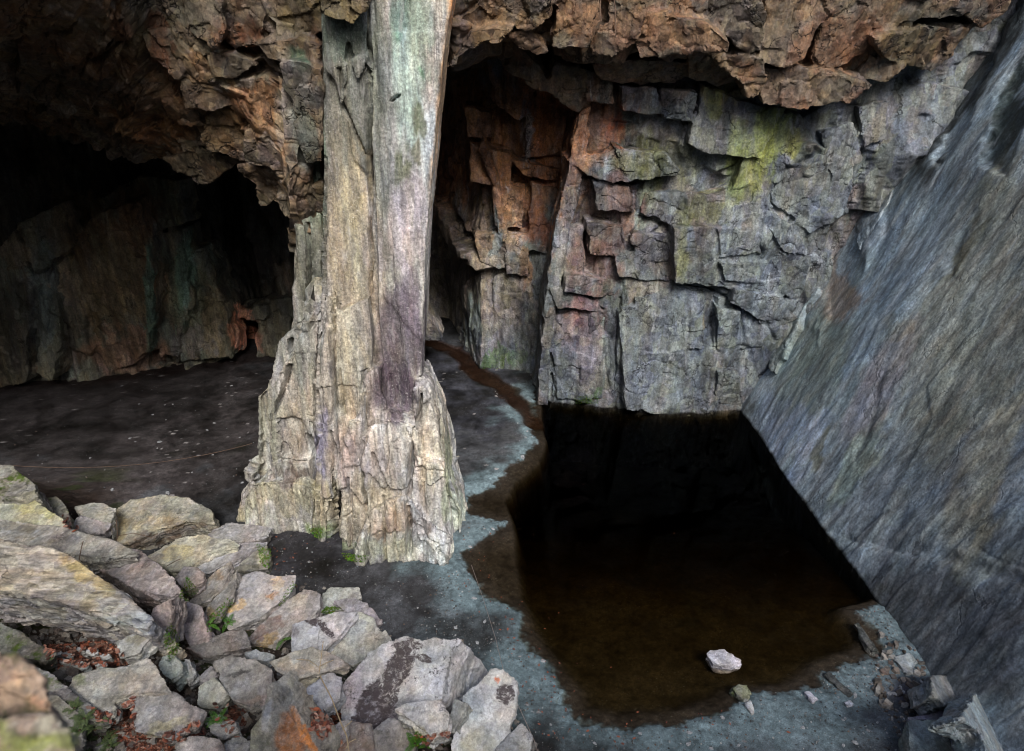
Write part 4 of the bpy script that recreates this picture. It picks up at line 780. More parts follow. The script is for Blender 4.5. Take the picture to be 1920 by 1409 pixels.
# ================================================================== THE PILLAR
def build_pillar():
    def col(poly, Y, th, dx=0., taper=0.):
        q = np.array([on_y(x, y, Y) for x, y in poly]); return prism(q, (dx, th, 0), taper)
    parts = [col([(596, -330), (905, -330), (850, -40), (832, 100), (815, 300), (798, 450), (790, 650), (774, 800), (766, 1030), (764, 1120), (652, 1120), (650, 940), (634, 900), (606, 860), (601, 600), (606, 300)], 10.9, 2.4, -.15),
             col([(596, 700), (664, 700), (664, 1040), (596, 1040)], 11.9, .8),
             col([(545, -250), (620, -250), (612, 150), (612, 1100), (520, 1100), (516, 700), (549, 600), (553, 420), (560, 300)], 11.7, 2.2, -.1),
             col([(600, -200), (690, -200), (690, 90), (672, 140), (650, 60), (640, 200), (625, 150), (605, 130)], 10.75, .6),
             col([(692, -200), (860, -200), (850, -30), (832, 100), (808, 330), (797, 480), (790, 640), (772, 800), (720, 760), (706, 560), (700, 330), (690, 200)], 10.78, .6),
             col([(474, 745), (498, 728), (508, 690), (518, 640), (548, 618), (606, 600), (606, 1100), (474, 1100), (470, 900)], 11.5, 1.4, .1),
             col([(443, 925), (472, 885), (520, 880), (590, 890), (600, 1100), (443, 1100)], 11.35, 1.2, .1),
             col([(505, 740), (520, 700), (545, 665), (600, 560), (604, 1100), (510, 1100)], 11.15, 1.2),
             col([(450, 935), (475, 905), (530, 902), (590, 912), (592, 945), (590, 1100), (560, 1100), (470, 1080), (452, 1050)], 10.95, .9),
             col([(592, 760), (600, 700), (607, 560), (628, 560), (634, 760), (628, 880), (610, 960), (606, 1100), (590, 1100)], 10.72, .9),
             col([(606, 600), (690, 560), (700, 640), (690, 1100), (652, 1100), (642, 940), (625, 850), (612, 780)], 10.6, .8),
             col([(632, 880), (650, 830), (692, 700), (716, 692), (722, 770), (778, 790), (776, 1130), (655, 1130), (640, 1000)], 10.42, .9),
             col([(682, 820), (705, 800), (780, 800), (782, 960), (778, 1130), (690, 1130)], 10.28, .6),
             col([(778, 728), (795, 735), (806, 760), (822, 790), (832, 830), (846, 880), (852, 960), (846, 1130), (772, 1130), (770, 900)], 10.45, 1.5),
             col([(785, 860), (835, 870), (845, 960), (842, 1130), (780, 1130)], 10.25, 1.0),
             col([(850, 905), (862, 935), (872, 962), (868, 1080), (846, 1100), (840, 920)], 10.95, 1.2),
             col([(700, 960), (760, 940), (838, 1010), (842, 1130), (770, 1140), (688, 1140), (660, 1100), (664, 1040)], 10.08, .5)]
    random.seed(3)
    for k in range(15):                                      # splintered vertical slats round the foot
        x = random.choice([random.uniform(455, 580), random.uniform(662, 850), random.uniform(662, 850)]); wd = random.uniform(9, 22); fy = np.interp(x, [450, 600, 660, 850], [11.1, 10.9, 10.2, 10.25]) - random.uniform(0, .12)
        top = random.uniform(930, 1010) if x > 620 else random.uniform(870, 940)
        parts.append(col([(x, top + random.uniform(0, 20)), (x + wd * .6, top), (x + wd, top + random.uniform(5, 30)), (x + wd, 1150), (x, 1150)], fy, .5))
    V, F = join(parts); V, F = remesh(V, F, .027)
    Nn = smooth_normals(V, F, vert_normals(V, F), 3)
    P = V.copy(); R = rot_to(P, D2R(-1.5)); px, py = proj(P)
    low = sstep(560, 800, py)
    f1, _ = facets(R, (.34, .5, 2.2), .05, .9, 81, .25, .02); f2, _ = facets(R, (.14, .25, 1.3), .022, .9, 82, .25, .01); f3, _ = facets(R, (.5, .5, .8), .04, 1., 83, .3)
    f4, _ = facets(R, (.06, .12, .5), .009, .9, 84, .25)
    d = f1 * (.22 + .5 * low) + f2 * (.25 + .4 * low) + f3 * low * .6 + f4 * (.5 + .8 * low) + .03 * fbm(R / [.6, .6, 3], 3, 85)
    FE = [([(596, 740), (604, 700), (611, 610), (627, 612), (629, 740), (619, 806), (606, 792)], .10), ([(686, 695), (710, 690), (722, 740), (736, 800), (772, 826), (768, 912), (720, 914), (690, 882), (680, 820)], .12, .02),
          ([(626, 780), (680, 790), (692, 900), (682, 955), (665, 925), (650, 915), (626, 920)], .12), ([(612, 935), (626, 925), (636, 1000), (655, 1035), (652, 1070), (612, 1070)], -.5), ([(608, 560), (628, 560), (684, 690), (682, 870), (640, 880), (628, 700)], .06),
          ([(470, 740), (500, 735), (505, 890), (475, 880)], -.06), ([(512, 790), (560, 790), (585, 820), (590, 860), (512, 858)], -.12), ([(640, 120), (690, 95), (690, 330), (668, 300), (650, 220)], .07), ([(705, 60), (830, 60), (790, 640), (720, 560)], .04),
          ([(556, 420), (575, 420), (578, 620), (552, 620)], .08), ([(585, 360), (603, 360), (600, 600), (585, 620)], -.1), ([(800, 870), (836, 875), (846, 990), (842, 1070), (790, 1070)], .08)]
    LN = [([(692, 60), (692, 340), (698, 560), (706, 690)], .08, 3), ([(606, 300), (606, 560), (600, 650), (594, 740), (598, 860), (592, 1010)], .30, 6), ([(637, 130), (645, 200), (665, 245), (690, 300), (694, 370)], .07, 4), ([(692, -20), (694, 200), (692, 340)], .07, 4), ([(626, 552), (627, 620), (630, 760), (626, 900), (628, 1000)], .10, 4),
          ([(684, 696), (686, 813), (680, 870), (688, 960), (690, 1060)], .10, 4), ([(795, 690), (776, 840), (764, 960), (767, 1050)], .16, 5), ([(719, 912), (766, 912)], .05, 3), ([(769, 881), (836, 883)], .03, 2.5), ([(511, 864), (577, 865)], .05, 3), ([(626, 971), (665, 972)], .05, 3),
          ([(762, 980), (798, 1007), (822, 1015)], .08, 3), ([(665, 935), (680, 950), (690, 975)], .12, 5), ([(652, 900), (655, 960), (660, 1040)], .08, 4), ([(720, 930), (722, 1060)], .05, 3), ([(740, 940), (742, 1055)], .04, 3), ([(545, 640), (540, 700), (512, 780), (508, 900)], .14, 5),
          ([(575, 820), (588, 850), (590, 900)], .12, 5), ([(735, 190), (748, 180)], .08, 4), ([(700, 0), (704, 130)], .04, 3), ([(578, 420), (582, 620)], .10, 4), ([(842, 900), (850, 950), (862, 985)], .08, 4), ([(700, 850), (715, 880), (730, 910)], .08, 4), ([(520, 905), (560, 902), (590, 912)], .10, 5), ([(640, 690), (650, 850)], .03, 3)]
    front = sstep(.15, .5, -Nn[:, 1])
    d = d + feature_disp(P, FE, [(a, b * 1.6, c * 1.15) for a, b, c in LN], 88, 4) * front + crease(R, (.75, .8, 1.7), .30, 89, .1) * low + crease(R, (.3, .4, .8), .09, 90, .1) * low
    V = V + Nn * d[:, None]
    # crumbled, ragged foot: lift some slat ends
    bl = [(645, 180, 62, 300, (84, 86, 76), .9), (640, 60, 50, 60, (76, 88, 78), .8), (700, 120, 14, 160, (120, 126, 112), .5), (770, 120, 40, 150, (136, 156, 148), .8), (748, 40, 20, 50, (58, 92, 76), .7), (775, 60, 14, 90, (170, 184, 176), .5), (790, 60, 26, 70, (112, 126, 116), .5),
          (800, 300, 22, 120, (176, 188, 192), .6), (750, 330, 14, 80, (92, 96, 72), .9), (787, 225, 18, 25, (84, 92, 70), .9), (775, 280, 8, 22, (90, 88, 66), .8), (792, 130, 8, 16, (70, 110, 84), .8), (836, 120, 12, 300, (166, 134, 96), .75, 6), (848, 0, 10, 60, (168, 110, 62), .7),
          (625, 400, 34, 200, (100, 96, 84), .7), (715, 250, 18, 200, (92, 98, 94), .7), (660, 480, 50, 200, (172, 160, 132), .65), (640, 640, 30, 80, (170, 158, 138), .5), (700, 560, 30, 200, (122, 116, 108), .6), (765, 420, 40, 90, (166, 158, 164), .7), (752, 640, 46, 110, (86, 76, 84), .85), (738, 730, 42, 70, (78, 66, 76), .9), (770, 560, 24, 60, (98, 86, 100), .6),
          (655, 690, 30, 90, (176, 164, 136), .5), (650, 770, 20, 60, (164, 152, 126), .4), (700, 850, 60, 50, (160, 150, 146), .6), (610, 740, 16, 90, (172, 162, 150), .6), (640, 850, 30, 60, (140, 124, 116), .5), (700, 800, 30, 50, (172, 166, 158), .5),
          (560, 740, 40, 90, (150, 142, 128), .6), (550, 830, 36, 30, (98, 88, 82), .6), (490, 850, 20, 110, (128, 128, 108), .5), (540, 930, 70, 30, (152, 148, 124), .6), (550, 885, 36, 14, (70, 58, 54), .8), (505, 760, 20, 60, (134, 134, 122), .5), (560, 650, 40, 60, (128, 132, 124), .6),  # dark patch at the left foot paints shade under the overhang
          (605, 860, 12, 90, (110, 108, 140), .7), (610, 940, 26, 60, (150, 138, 92), .5), (690, 970, 70, 70, (170, 156, 128), .5), (740, 1000, 40, 50, (172, 150, 132), .5), (810, 850, 30, 110, (176, 170, 154), .6), (820, 1030, 36, 34, (202, 208, 208), .9), (740, 1030, 90, 30, (184, 188, 180), .75), (470, 975, 60, 20, (150, 154, 140), .6), (860, 960, 20, 40, (176, 184, 168), .8),
          (650, 1030, 20, 20, (84, 110, 62), .7), (600, 1000, 30, 20, (80, 104, 52), .7), (720, 1035, 60, 20, (166, 168, 146), .6), (578, 450, 32, 170, (82, 84, 72), .9), (590, 300, 20, 120, (84, 108, 92), .5), (840, 900, 12, 90, (132, 140, 112), .7), (470, 960, 30, 20, (150, 150, 130), .7)]
    C = paint(V, (148, 146, 142), bl, 86, (.8, .8, 4), 20, gain=1.22, freq=4.)
    o = mesh_obj('rock_pillar', V, F, M['pillar'], C, sharp=45, origin=(-2.2, 11.5, 0))
    tag(o, 'tall pale slate pillar with splintered foot standing left of the pool', 'rock pillar')
build_pillar()

# ================================================================== BOULDERS
def find_on_slope(px, py, dz):
    z = 0.5
    for _ in range(25):
        p = on_z(px, py, z); z = .5 * z + .5 * (float(mound(np.array([p[0]]), np.array([p[1]]))[0]) + dz)
    return on_z(px, py, z)
RK = 0
def boulder(poly, dz, tilt=(0, 0), h=.35, color=(140, 138, 130), label='', mat='rock', blobs=(), ext=None, name='boulder', voxel=.018, rough=1., taper=.12, group=None, gain=1.22, flatz=None, cat='boulder', anchor=None, lb=(), mixg=True):
    """poly: outline of the upper face; dz: height of that face above the slope; tilt: slope of the face in x and y."""
    global RK; RK += 1; np.random.seed(100 + RK)
    color = tuple(.48 * a + .52 * b for a, b in zip(color, (142, 142, 141))) if mixg else color
    c = np.mean(poly, 0) if anchor is None else anchor
    p0 = find_on_slope(c[0], c[1], dz) if flatz is None else on_z(c[0], c[1], flatz)
    n = np.array([-tilt[0], -tilt[1], 1.]); n /= np.linalg.norm(n)
    top = np.array([on_plane(x, y, p0, n) for x, y in jag(poly, 1.6 * min(1, rough), 12, RK)])
    e = (-n * h) if ext is None else np.array(ext, float)
    V, F = prism(top, e, taper, .03)
    V, F = remesh(V, F, voxel)
    Nn = smooth_normals(V, F, vert_normals(V, F), 2)
    # slate cleaves parallel to its big face
    zax = Vector(n); q = zax.rotation_difference(Vector((0, 0, 1))).to_matrix(); R = V @ np.array(q).T
    f1, _ = facets(R, (.55, .45, .12), .022 * rough, .9, 200 + RK, .3); f2, _ = facets(R, (.2, .16, .05), .010 * rough, .9, 300 + RK, .3); f3, _ = facets(R, (.07, .07, .03), .004 * rough, .9, 400 + RK, .3)
    edge = 1 - np.abs(Nn @ n)
    top_ = np.abs(Nn @ n)
    d = crease(R, (.7, .6, .5), .09 * min(1., rough), 800 + RK, .1) * top_ ** 2 + crease(R, (.3, .26, .1), .03 * rough, 830 + RK, .1) * edge + f1 * (.25 + .5 * edge) + f2 * (.3 + .7 * edge) + f3 * .7 + .006 * rough * fbm(V * 3, 3, 500 + RK)
    d = d - d.mean() * .5
    V = V + Nn * d[:, None]
    C = paint(V, color, blobs, 700 + RK, (1, 1, 1), 12, gain=gain, freq=5.)
    px, py = proj(V); L = np.zeros(len(V))
    for x, y, rx, ry, ang in lb:
        a = D2R(ang); dx, dy = px - x, py - y
        L = np.maximum(L, sstep(1.6, .75, np.hypot((dx * math.cos(a) + dy * math.sin(a)) / rx, (-dx * math.sin(a) + dy * math.cos(a)) / ry)))
    org = V.mean(0); org[2] = V[:, 2].min()
    o = mesh_obj(name, V, F, M[mat], C, sharp=35, origin=org, lich=L)
    tag(o, label, cat, group)
    return o
#EOF-PART1
GREY = (142, 138, 130); TAN = (160, 146, 116); MAUVE = (136, 122, 122); PALE = (172, 172, 170); OLIVE = (132, 132, 104); DARK = (84, 76, 72)
B = boulder
B([(-90, 1000), (0, 1008), (120, 1035), (175, 1072), (240, 1120), (288, 1162), (275, 1180), (215, 1160), (120, 1128), (0, 1105), (-90, 1095)], 1.25, (-.1, .25), .9, (164, 150, 124), 'largest boulder, with smooth tan top and banded grey front at left edge', 'rock_band',
  [(100, 1170, 240, 46, (120, 120, 122), .75, 8), (230, 1150, 60, 34, (172, 178, 180), .7, 20), (160, 1080, 60, 16, (178, 156, 92), .6, 35), (60, 1200, 120, 16, (118, 98, 82), .6)], ext=(.12, .35, -.95), voxel=.026, rough=1.2, taper=.04)
B([(217, 1203), (285, 1168), (293, 1180), (262, 1226), (226, 1234)], .75, (.1, .3), .25, (160, 160, 152), 'small pale-edged block under the right tip of the largest boulder', 'rock', [(255, 1195, 25, 12, (110, 104, 70), .6, -30)])
B([(-60, 968), (0, 972), (100, 985), (200, 1010), (262, 1036), (200, 1046), (130, 1040), (60, 1022), (-60, 1005)], 1.0, (0, .1), .5, (122, 118, 104), 'long grey-brown rock with a dark hollow lying behind the largest boulder', 'rock', [(120, 1015, 30, 16, (72, 70, 76), .7), (50, 990, 50, 14, (110, 98, 76), .5)])
B([(118, 1032), (190, 1022), (265, 1032), (306, 1066), (340, 1108), (322, 1122), (250, 1104), (200, 1072), (150, 1056)], .9, (.15, .1), .4, (138, 120, 116), 'mauve slab sloping down right towards the upright purple block', 'rock', [(180, 1048, 40, 14, (140, 118, 96), .6), (232, 1058, 14, 10, (56, 54, 46), .8), (275, 1050, 16, 10, (70, 52, 54), .7, 40), (300, 1110, 30, 8, (170, 160, 158), .5)])
B([(286, 1140), (322, 1120), (320, 1160), (311, 1214), (286, 1224), (276, 1195)], .75, (0, 1.6), .5, (98, 82, 82), 'upright dark purple block wedged right of the largest boulder', 'rock', [(300, 1150, 8, 40, (140, 128, 128), .5)], ext=(0, .4, -.3))
B([(-70, 866), (20, 872), (66, 906), (66, 922), (45, 932), (-70, 930)], .9, (0, .2), .8, (116, 114, 96), 'olive pointed boulder, topmost at the left edge of the rubble', 'rock_moss', taper=-.1)
B([(-70, 925), (45, 928), (78, 946), (116, 972), (135, 1003), (100, 1006), (60, 985), (-70, 972)], .75, (.05, .2), .6, (140, 140, 102), 'yellow-green mossy slab below the olive pointed boulder', 'rock', [(60, 950, 40, 20, (150, 148, 100), .6)])
B([(54, 928), (66, 918), (84, 925), (95, 950), (80, 962), (60, 948)], .6, (0, .1), .4, (60, 52, 46), 'small dark brown stone above the mossy yellow-green slab', 'rock', taper=0)
B([(82, 934), (105, 930), (126, 952), (134, 985), (112, 990), (92, 960)], .5, (0, .1), .4, (96, 94, 76), 'small olive stone at the back edge, beside the dark brown stone', 'rock_moss')
B([(140, 950), (165, 943), (192, 942), (217, 952), (206, 985), (178, 975), (150, 968)], .55, (0, .15), .4, (132, 132, 112), 'squat green-grey stone left of the long tan-topped boulder', 'rock')
B([(132, 978), (152, 966), (180, 974), (207, 982), (196, 1003), (140, 1000)], .42, (0, .6), .3, (132, 126, 128), 'rippled lilac-grey stone in front of the squat green-grey stone', 'rock')
B([(192, 990), (214, 956), (243, 936), (300, 928), (355, 932), (399, 960), (403, 984), (350, 976), (300, 990), (262, 1012), (215, 1022)], .5, (0, .3), .55, (152, 144, 112), 'long boulder with a tan and grey back at the far edge of the rubble', 'rock',
  [(320, 950, 80, 18, (132, 134, 124), .7), (310, 1005, 80, 16, (74, 56, 42), .85, -20), (220, 990, 26, 30, (150, 134, 90), .6), (290, 980, 60, 12, (160, 144, 112), .5)], ext=(.05, .25, -.6), taper=.05, voxel=.024)
B([(398, 992), (430, 979), (462, 982), (511, 990), (498, 1006), (460, 1012), (425, 1020), (385, 1012)], .35, (0, .12), .28, (132, 128, 126), 'flat grey slab pointing right towards the foot of the pillar', 'rock')
B([(278, 1044), (330, 1010), (372, 1002), (432, 1010), (452, 1022), (400, 1036), (362, 1052), (350, 1068), (318, 1070)], .45, (.05, .1), .3, (146, 142, 112), 'flat olive-tan slab in front of the long tan-topped boulder', 'rock', [(330, 1035, 30, 12, (160, 148, 104), .6)])
B([(352, 1064), (400, 1032), (450, 1018), (505, 1014), (482, 1024), (450, 1047), (420, 1057), (390, 1074), (368, 1068)], .35, (.05, .12), .25, (128, 124, 126), 'smooth lilac-grey slab lying below the flat olive-tan slab', 'rock')
B([(438, 1045), (462, 1022), (500, 1020), (507, 1045), (502, 1066), (470, 1072), (428, 1068)], .25, (0, .3), .4, (56, 54, 40), 'dark mossy block beside the bare dark floor', 'rock_moss', [(485, 1045, 7, 14, (140, 138, 120), .9)])
B([(326, 1084), (345, 1062), (370, 1065), (383, 1076), (380, 1092), (352, 1110), (335, 1097)], .6, (.1, .2), .3, (142, 124, 116), 'rounded pink-grey stone between the mauve slab and the pale shards', 'rock', [(345, 1072, 16, 10, (96, 96, 102), .6)])
B([(431, 1050), (433, 1062), (421, 1098), (384, 1130), (350, 1134), (368, 1106), (400, 1076)], .55, (.3, .2), .15, (160, 150, 136), 'long pale shard leaning up to the right above the purple stone', 'rock', [(400, 1085, 16, 12, (150, 118, 80), .5)])
B([(446, 1066), (438, 1110), (402, 1162), (378, 1168), (392, 1132), (420, 1100)], .45, (.3, .1), .15, (130, 122, 110), 'narrow grey-brown shard just left of the yellow-stained flat rock', 'rock', [(395, 1150, 8, 20, (170, 146, 96), .6)])
B([(462, 1076), (480, 1071), (520, 1080), (554, 1079), (553, 1097), (541, 1116), (500, 1150), (452, 1172), (430, 1180), (411, 1152), (428, 1126), (440, 1092)], .5, (.05, .25), .4, (148, 140, 138), 'flat lilac-grey rock with a yellow stain on its lower left corner', 'rock_lich',
  [(432, 1140, 22, 14, (196, 164, 108), .9), (520, 1095, 14, 9, (190, 168, 128), .7), (508, 1118, 12, 10, (140, 98, 50), .7), (475, 1085, 30, 12, (130, 132, 138), .5)])
B([(328, 1142), (350, 1127), (376, 1138), (388, 1172), (391, 1203), (354, 1213), (340, 1182)], .4, (0, .5), .3, (128, 110, 114), 'purple wedge-shaped stone in the middle of the heap', 'rock', [(350, 1150, 14, 18, (70, 58, 60), .6)])
B([(344, 1214), (400, 1194), (432, 1180), (456, 1180), (472, 1212), (430, 1222), (385, 1232)], .3, (0, .3), .35, (62, 54, 50), 'dark brown slab in the gap below the yellow-stained rock', 'rock', [(360, 1225, 20, 12, (110, 74, 60), .6)])
B([(586, 1106), (602, 1112), (601, 1138), (581, 1160), (545, 1176), (511, 1206), (472, 1208), (464, 1196), (510, 1150), (545, 1120), (570, 1104)], .5, (.15, .15), .25, (150, 140, 134), 'long two-toned slab, pale above and dark brown below, leaning on the lichened white slab', 'rock',
  [(505, 1180, 40, 20, (92, 68, 58), .8, -35), (560, 1128, 22, 16, (176, 170, 160), .6), (500, 1205, 40, 6, (120, 96, 44), .7, -30)])
B([(606, 1112), (620, 1101), (672, 1103), (679, 1120), (660, 1132), (640, 1143), (600, 1147)], .35, (0, .15), .25, (152, 156, 142), 'flat green-grey slab, farthest of the pale group beside the bare floor', 'rock')
B([(621, 1127), (655, 1119), (690, 1129), (706, 1150), (719, 1170), (706, 1174), (680, 1152), (648, 1146)], .45, (0, .2), .12, (136, 124, 132), 'thin purple-tinged slate lying on the pale ramp-like rock', 'rock')
B([(546, 1170), (580, 1160), (620, 1150), (671, 1145), (650, 1176), (606, 1221), (548, 1226), (544, 1200)], .6, (.05, .3), .3, (178, 178, 184), 'white-grey slab splashed with black lichen in its middle', 'rock_lich', [(551, 1178, 7, 12, (90, 80, 78), .8)], lb=[(590, 1166, 24, 9, 20), (615, 1186, 18, 7, 40)])
B([(671, 1146), (700, 1158), (708, 1176), (718, 1186), (722, 1178), (737, 1206), (705, 1222), (660, 1252), (636, 1242), (604, 1223), (640, 1190)], .55, (.1, .4), .4, (172, 174, 160), 'pale ramp-like rock right of the white-grey lichened slab', 'rock', [(610, 1225, 20, 8, (190, 180, 150), .5)])
B([(735, 1202), (762, 1193), (790, 1200), (830, 1195), (866, 1198), (848, 1225), (838, 1262), (828, 1312), (812, 1322), (700, 1392), (648, 1372), (636, 1330), (640, 1285), (690, 1225)], .75, (.1, .45), .6, (182, 182, 186), 'big white rock crossed by a broad dark lichen band, nearest the pool side', 'rock_lich',
  [(800, 1290, 22, 50, (192, 194, 196), .6), (660, 1290, 24, 50, (150, 142, 152), .7), (700, 1340, 40, 40, (110, 102, 112), .7)], lb=[(748, 1250, 24, 62, 28), (706, 1320, 36, 64, 32), (765, 1212, 30, 10, 0), (795, 1235, 18, 8, 20), (690, 1365, 40, 22, 0)], ext=(.45, .3, -.8), voxel=.022, taper=.1)
B([(866, 1197), (871, 1206), (862, 1260), (846, 1312), (838, 1330), (826, 1312), (838, 1262), (848, 1225)], .62, (-1.5, .4), .35, (168, 156, 132), 'beige wedge joined to the right flank of the big banded white rock', 'rock', ext=(-.3, .2, -.4), rough=.35)
B([(398, 1242), (430, 1232), (476, 1235), (511, 1254), (513, 1288), (556, 1300), (548, 1312), (500, 1332), (470, 1326), (430, 1310), (409, 1272), (412, 1260)], .6, (.05, .25), .22, (150, 142, 130), 'broad grey-brown slab with a notched left edge, behind the rusty spike', 'rock', [(440, 1265, 20, 4, (44, 40, 40), .8), (470, 1295, 50, 14, (116, 112, 112), .5), (480, 1315, 40, 8, (160, 138, 128), .5)])
B([(503, 1242), (540, 1223), (585, 1212), (620, 1225), (657, 1245), (600, 1263), (549, 1276), (520, 1258)], .7, (0, .3), .16, (152, 142, 120), 'tan lens-shaped slab with dry straw lying on it', 'rock', [(560, 1250, 40, 14, (160, 140, 116), .5), (620, 1240, 20, 10, (128, 128, 130), .5)])
B([(540, 1276), (600, 1258), (612, 1266), (575, 1288), (560, 1284)], .52, (0, .3), .12, (164, 148, 104), 'yellow slate edge tucked under the tan lens-shaped slab', 'rock')
B([(458, 1224), (480, 1216), (516, 1228), (500, 1242), (470, 1238)], .5, (0, .2), .15, (140, 146, 146), 'small blue-grey chip between the notched slab and the tan lens-shaped slab', 'rock')
B([(546, 1322), (575, 1286), (620, 1262), (641, 1270), (639, 1310), (600, 1343), (570, 1332)], .6, (0, .4), .3, (140, 142, 150), 'blue-grey stone peppered with small dark spots', 'rock_lich', [(590, 1310, 10, 5, (50, 48, 52), .6)])
B([(500, 1284), (512, 1300), (536, 1332), (562, 1368), (596, 1415), (596, 1450), (466, 1450), (468, 1372), (488, 1342), (496, 1312)], 1.0, (-.1, 1.5), .3, (132, 126, 106), 'tall pointed slate spike with a rust-orange edge standing in the foreground', 'rock',
  [(540, 1390, 26, 40, (170, 104, 48), .8), (570, 1380, 10, 50, (204, 130, 56), .9, -30), (500, 1350, 8, 40, (166, 168, 170), .6, 10), (480, 1390, 20, 40, (120, 124, 96), .5)], ext=(.12, .35, -.12), taper=.02, anchor=(525, 1380), rough=.5, voxel=.014)
B([(737, 1329), (762, 1312), (828, 1310), (846, 1342), (842, 1368), (808, 1380), (776, 1358)], .95, (.05, .25), .4, (196, 194, 190), 'clean white angular block resting against the big banded white rock', 'rock', [(770, 1375, 30, 16, (128, 120, 88), .7)], ext=(.02, .12, -.42), taper=.25)
B([(853, 1308), (876, 1318), (862, 1352), (846, 1374), (840, 1342)], .85, (.4, .3), .2, (160, 164, 156), 'small pale green wedge between the white angular block and the rust-topped rock', 'rock')
B([(920, 1254), (944, 1257), (971, 1280), (968, 1312), (956, 1372), (935, 1425), (846, 1425), (844, 1392), (868, 1345), (866, 1306), (895, 1284)], .75, (.1, .55), .5, (178, 182, 184), 'tall pale rock with a rust spot on its tip where a wire is tied', 'rock_lich',
  [(936, 1268, 7, 8, (176, 92, 40), .9), (900, 1395, 40, 26, (150, 148, 130), .7), (885, 1330, 20, 40, (136, 142, 140), .5)], lb=[(948, 1302, 20, 20, 30)])
B([(955, 1376), (978, 1354), (999, 1381), (990, 1430), (915, 1430), (935, 1398)], .55, (.1, .4), .4, (164, 174, 178), 'low bluish pale stone at the bottom edge right of the rust-topped rock', 'rock')
B([(127, 1293), (136, 1268), (180, 1254), (240, 1247), (276, 1231), (292, 1245), (302, 1266), (326, 1298), (248, 1300), (215, 1313), (219, 1327), (214, 1342), (198, 1344), (168, 1324)], .55, (.05, .1), .2, (152, 146, 128), 'large flat tan slab with a hooked lower end, lying on the leaf litter', 'rock', [(150, 1270, 14, 10, (110, 120, 80), .6), (220, 1280, 50, 20, (150, 138, 122), .5)])
B([(244, 1303), (290, 1296), (326, 1297), (345, 1310), (383, 1336), (376, 1352), (320, 1382), (290, 1377), (254, 1371), (250, 1345)], .5, (.1, .15), .2, (142, 132, 124), 'square flat slab with a row of dark notches, right of the hooked tan slab', 'rock', [(310, 1365, 50, 14, (160, 154, 124), .7, -20), (262, 1300, 6, 3, (30, 28, 28), .9), (272, 1297, 5, 3, (30, 28, 28), .9), (292, 1298, 5, 3, (30, 28, 28), .9)])
B([(294, 1247), (305, 1230), (326, 1227), (344, 1246), (341, 1263), (320, 1276), (303, 1266)], .5, (0, .4), .3, (150, 168, 156), 'mint-green stone with a dark patch, above the square flat slab', 'rock', [(320, 1240, 8, 10, (60, 72, 58), .8)])
B([(344, 1233), (356, 1235), (366, 1266), (352, 1278), (341, 1262)], .42, (0, .4), .3, (140, 142, 140), 'small upright grey stone touching the mint-green stone', 'rock')
B([(371, 1282), (400, 1268), (428, 1302), (402, 1327), (372, 1327), (367, 1320)], .42, (.05, .4), .25, (142, 144, 122), 'green-grey rounded slab tucked below the notched slab', 'rock')
B([(368, 1272), (398, 1244), (408, 1262), (402, 1276), (380, 1284)], .42, (.05, .4), .2, (124, 116, 116), 'narrow lilac stone behind the green-grey rounded slab', 'rock')
B([(382, 1348), (410, 1338), (442, 1346), (448, 1372), (420, 1386), (392, 1374)], .4, (.05, .2), .2, (122, 118, 108), 'dull grey slab beside the fern at the bottom', 'rock')
B([(330, 1388), (362, 1380), (412, 1384), (432, 1430), (330, 1430)], .45, (.05, .2), .25, (160, 144, 130), 'pinkish tan slab cut by the bottom edge left of the spike', 'rock')
B([(418, 1392), (450, 1378), (470, 1388), (468, 1430), (420, 1430)], .4, (.05, .2), .25, (120, 120, 116), 'grey stone in the shadow just left of the spike', 'rock')
B([(606, 1372), (650, 1352), (694, 1360), (706, 1425), (600, 1430)], .35, (.05, .3), .35, (84, 62, 52), 'dark brown rock under the dry stalk at the bottom edge', 'rock', [(640, 1390, 20, 20, (120, 74, 44), .6)])
B([(694, 1372), (730, 1345), (765, 1352), (782, 1385), (770, 1430), (700, 1430)], .45, (.05, .4), .4, (76, 68, 62), 'dark earthy rock below the white angular block', 'rock')
B([(620, 1368), (634, 1352), (652, 1348), (648, 1378), (636, 1396), (626, 1400)], .62, (.05, .5), .1, (170, 150, 140), 'small pink-white flake with rust at its foot beside the dry stalk', 'rock', [(630, 1392, 8, 12, (170, 98, 50), .9)])
B([(560, 1340), (600, 1345), (622, 1352), (606, 1372), (580, 1368), (556, 1358)], .4, (0, .3), .2, (66, 58, 62), 'dark violet stone below the spotted blue-grey stone', 'rock')
B([(-90, 1160), (0, 1166), (60, 1200), (108, 1226), (90, 1240), (20, 1226), (-90, 1215)], .35, (-.05, .2), .3, (62, 66, 50), 'dark mossy ledge rock under the largest boulder at the left edge', 'rock_moss')
B([(-90, 1222), (30, 1236), (100, 1262), (170, 1322), (215, 1356), (170, 1352), (60, 1300), (-90, 1280)], .45, (-.1, .2), .3, (78, 80, 78), 'long dark slab running down behind the blurred near rock', 'rock_moss')
B([(20, 1300), (110, 1300), (160, 1345), (150, 1430), (-40, 1430)], .3, (-.1, .2), .4, (60, 62, 48), 'dark mossy rock beneath the small green plants', 'rock_moss')
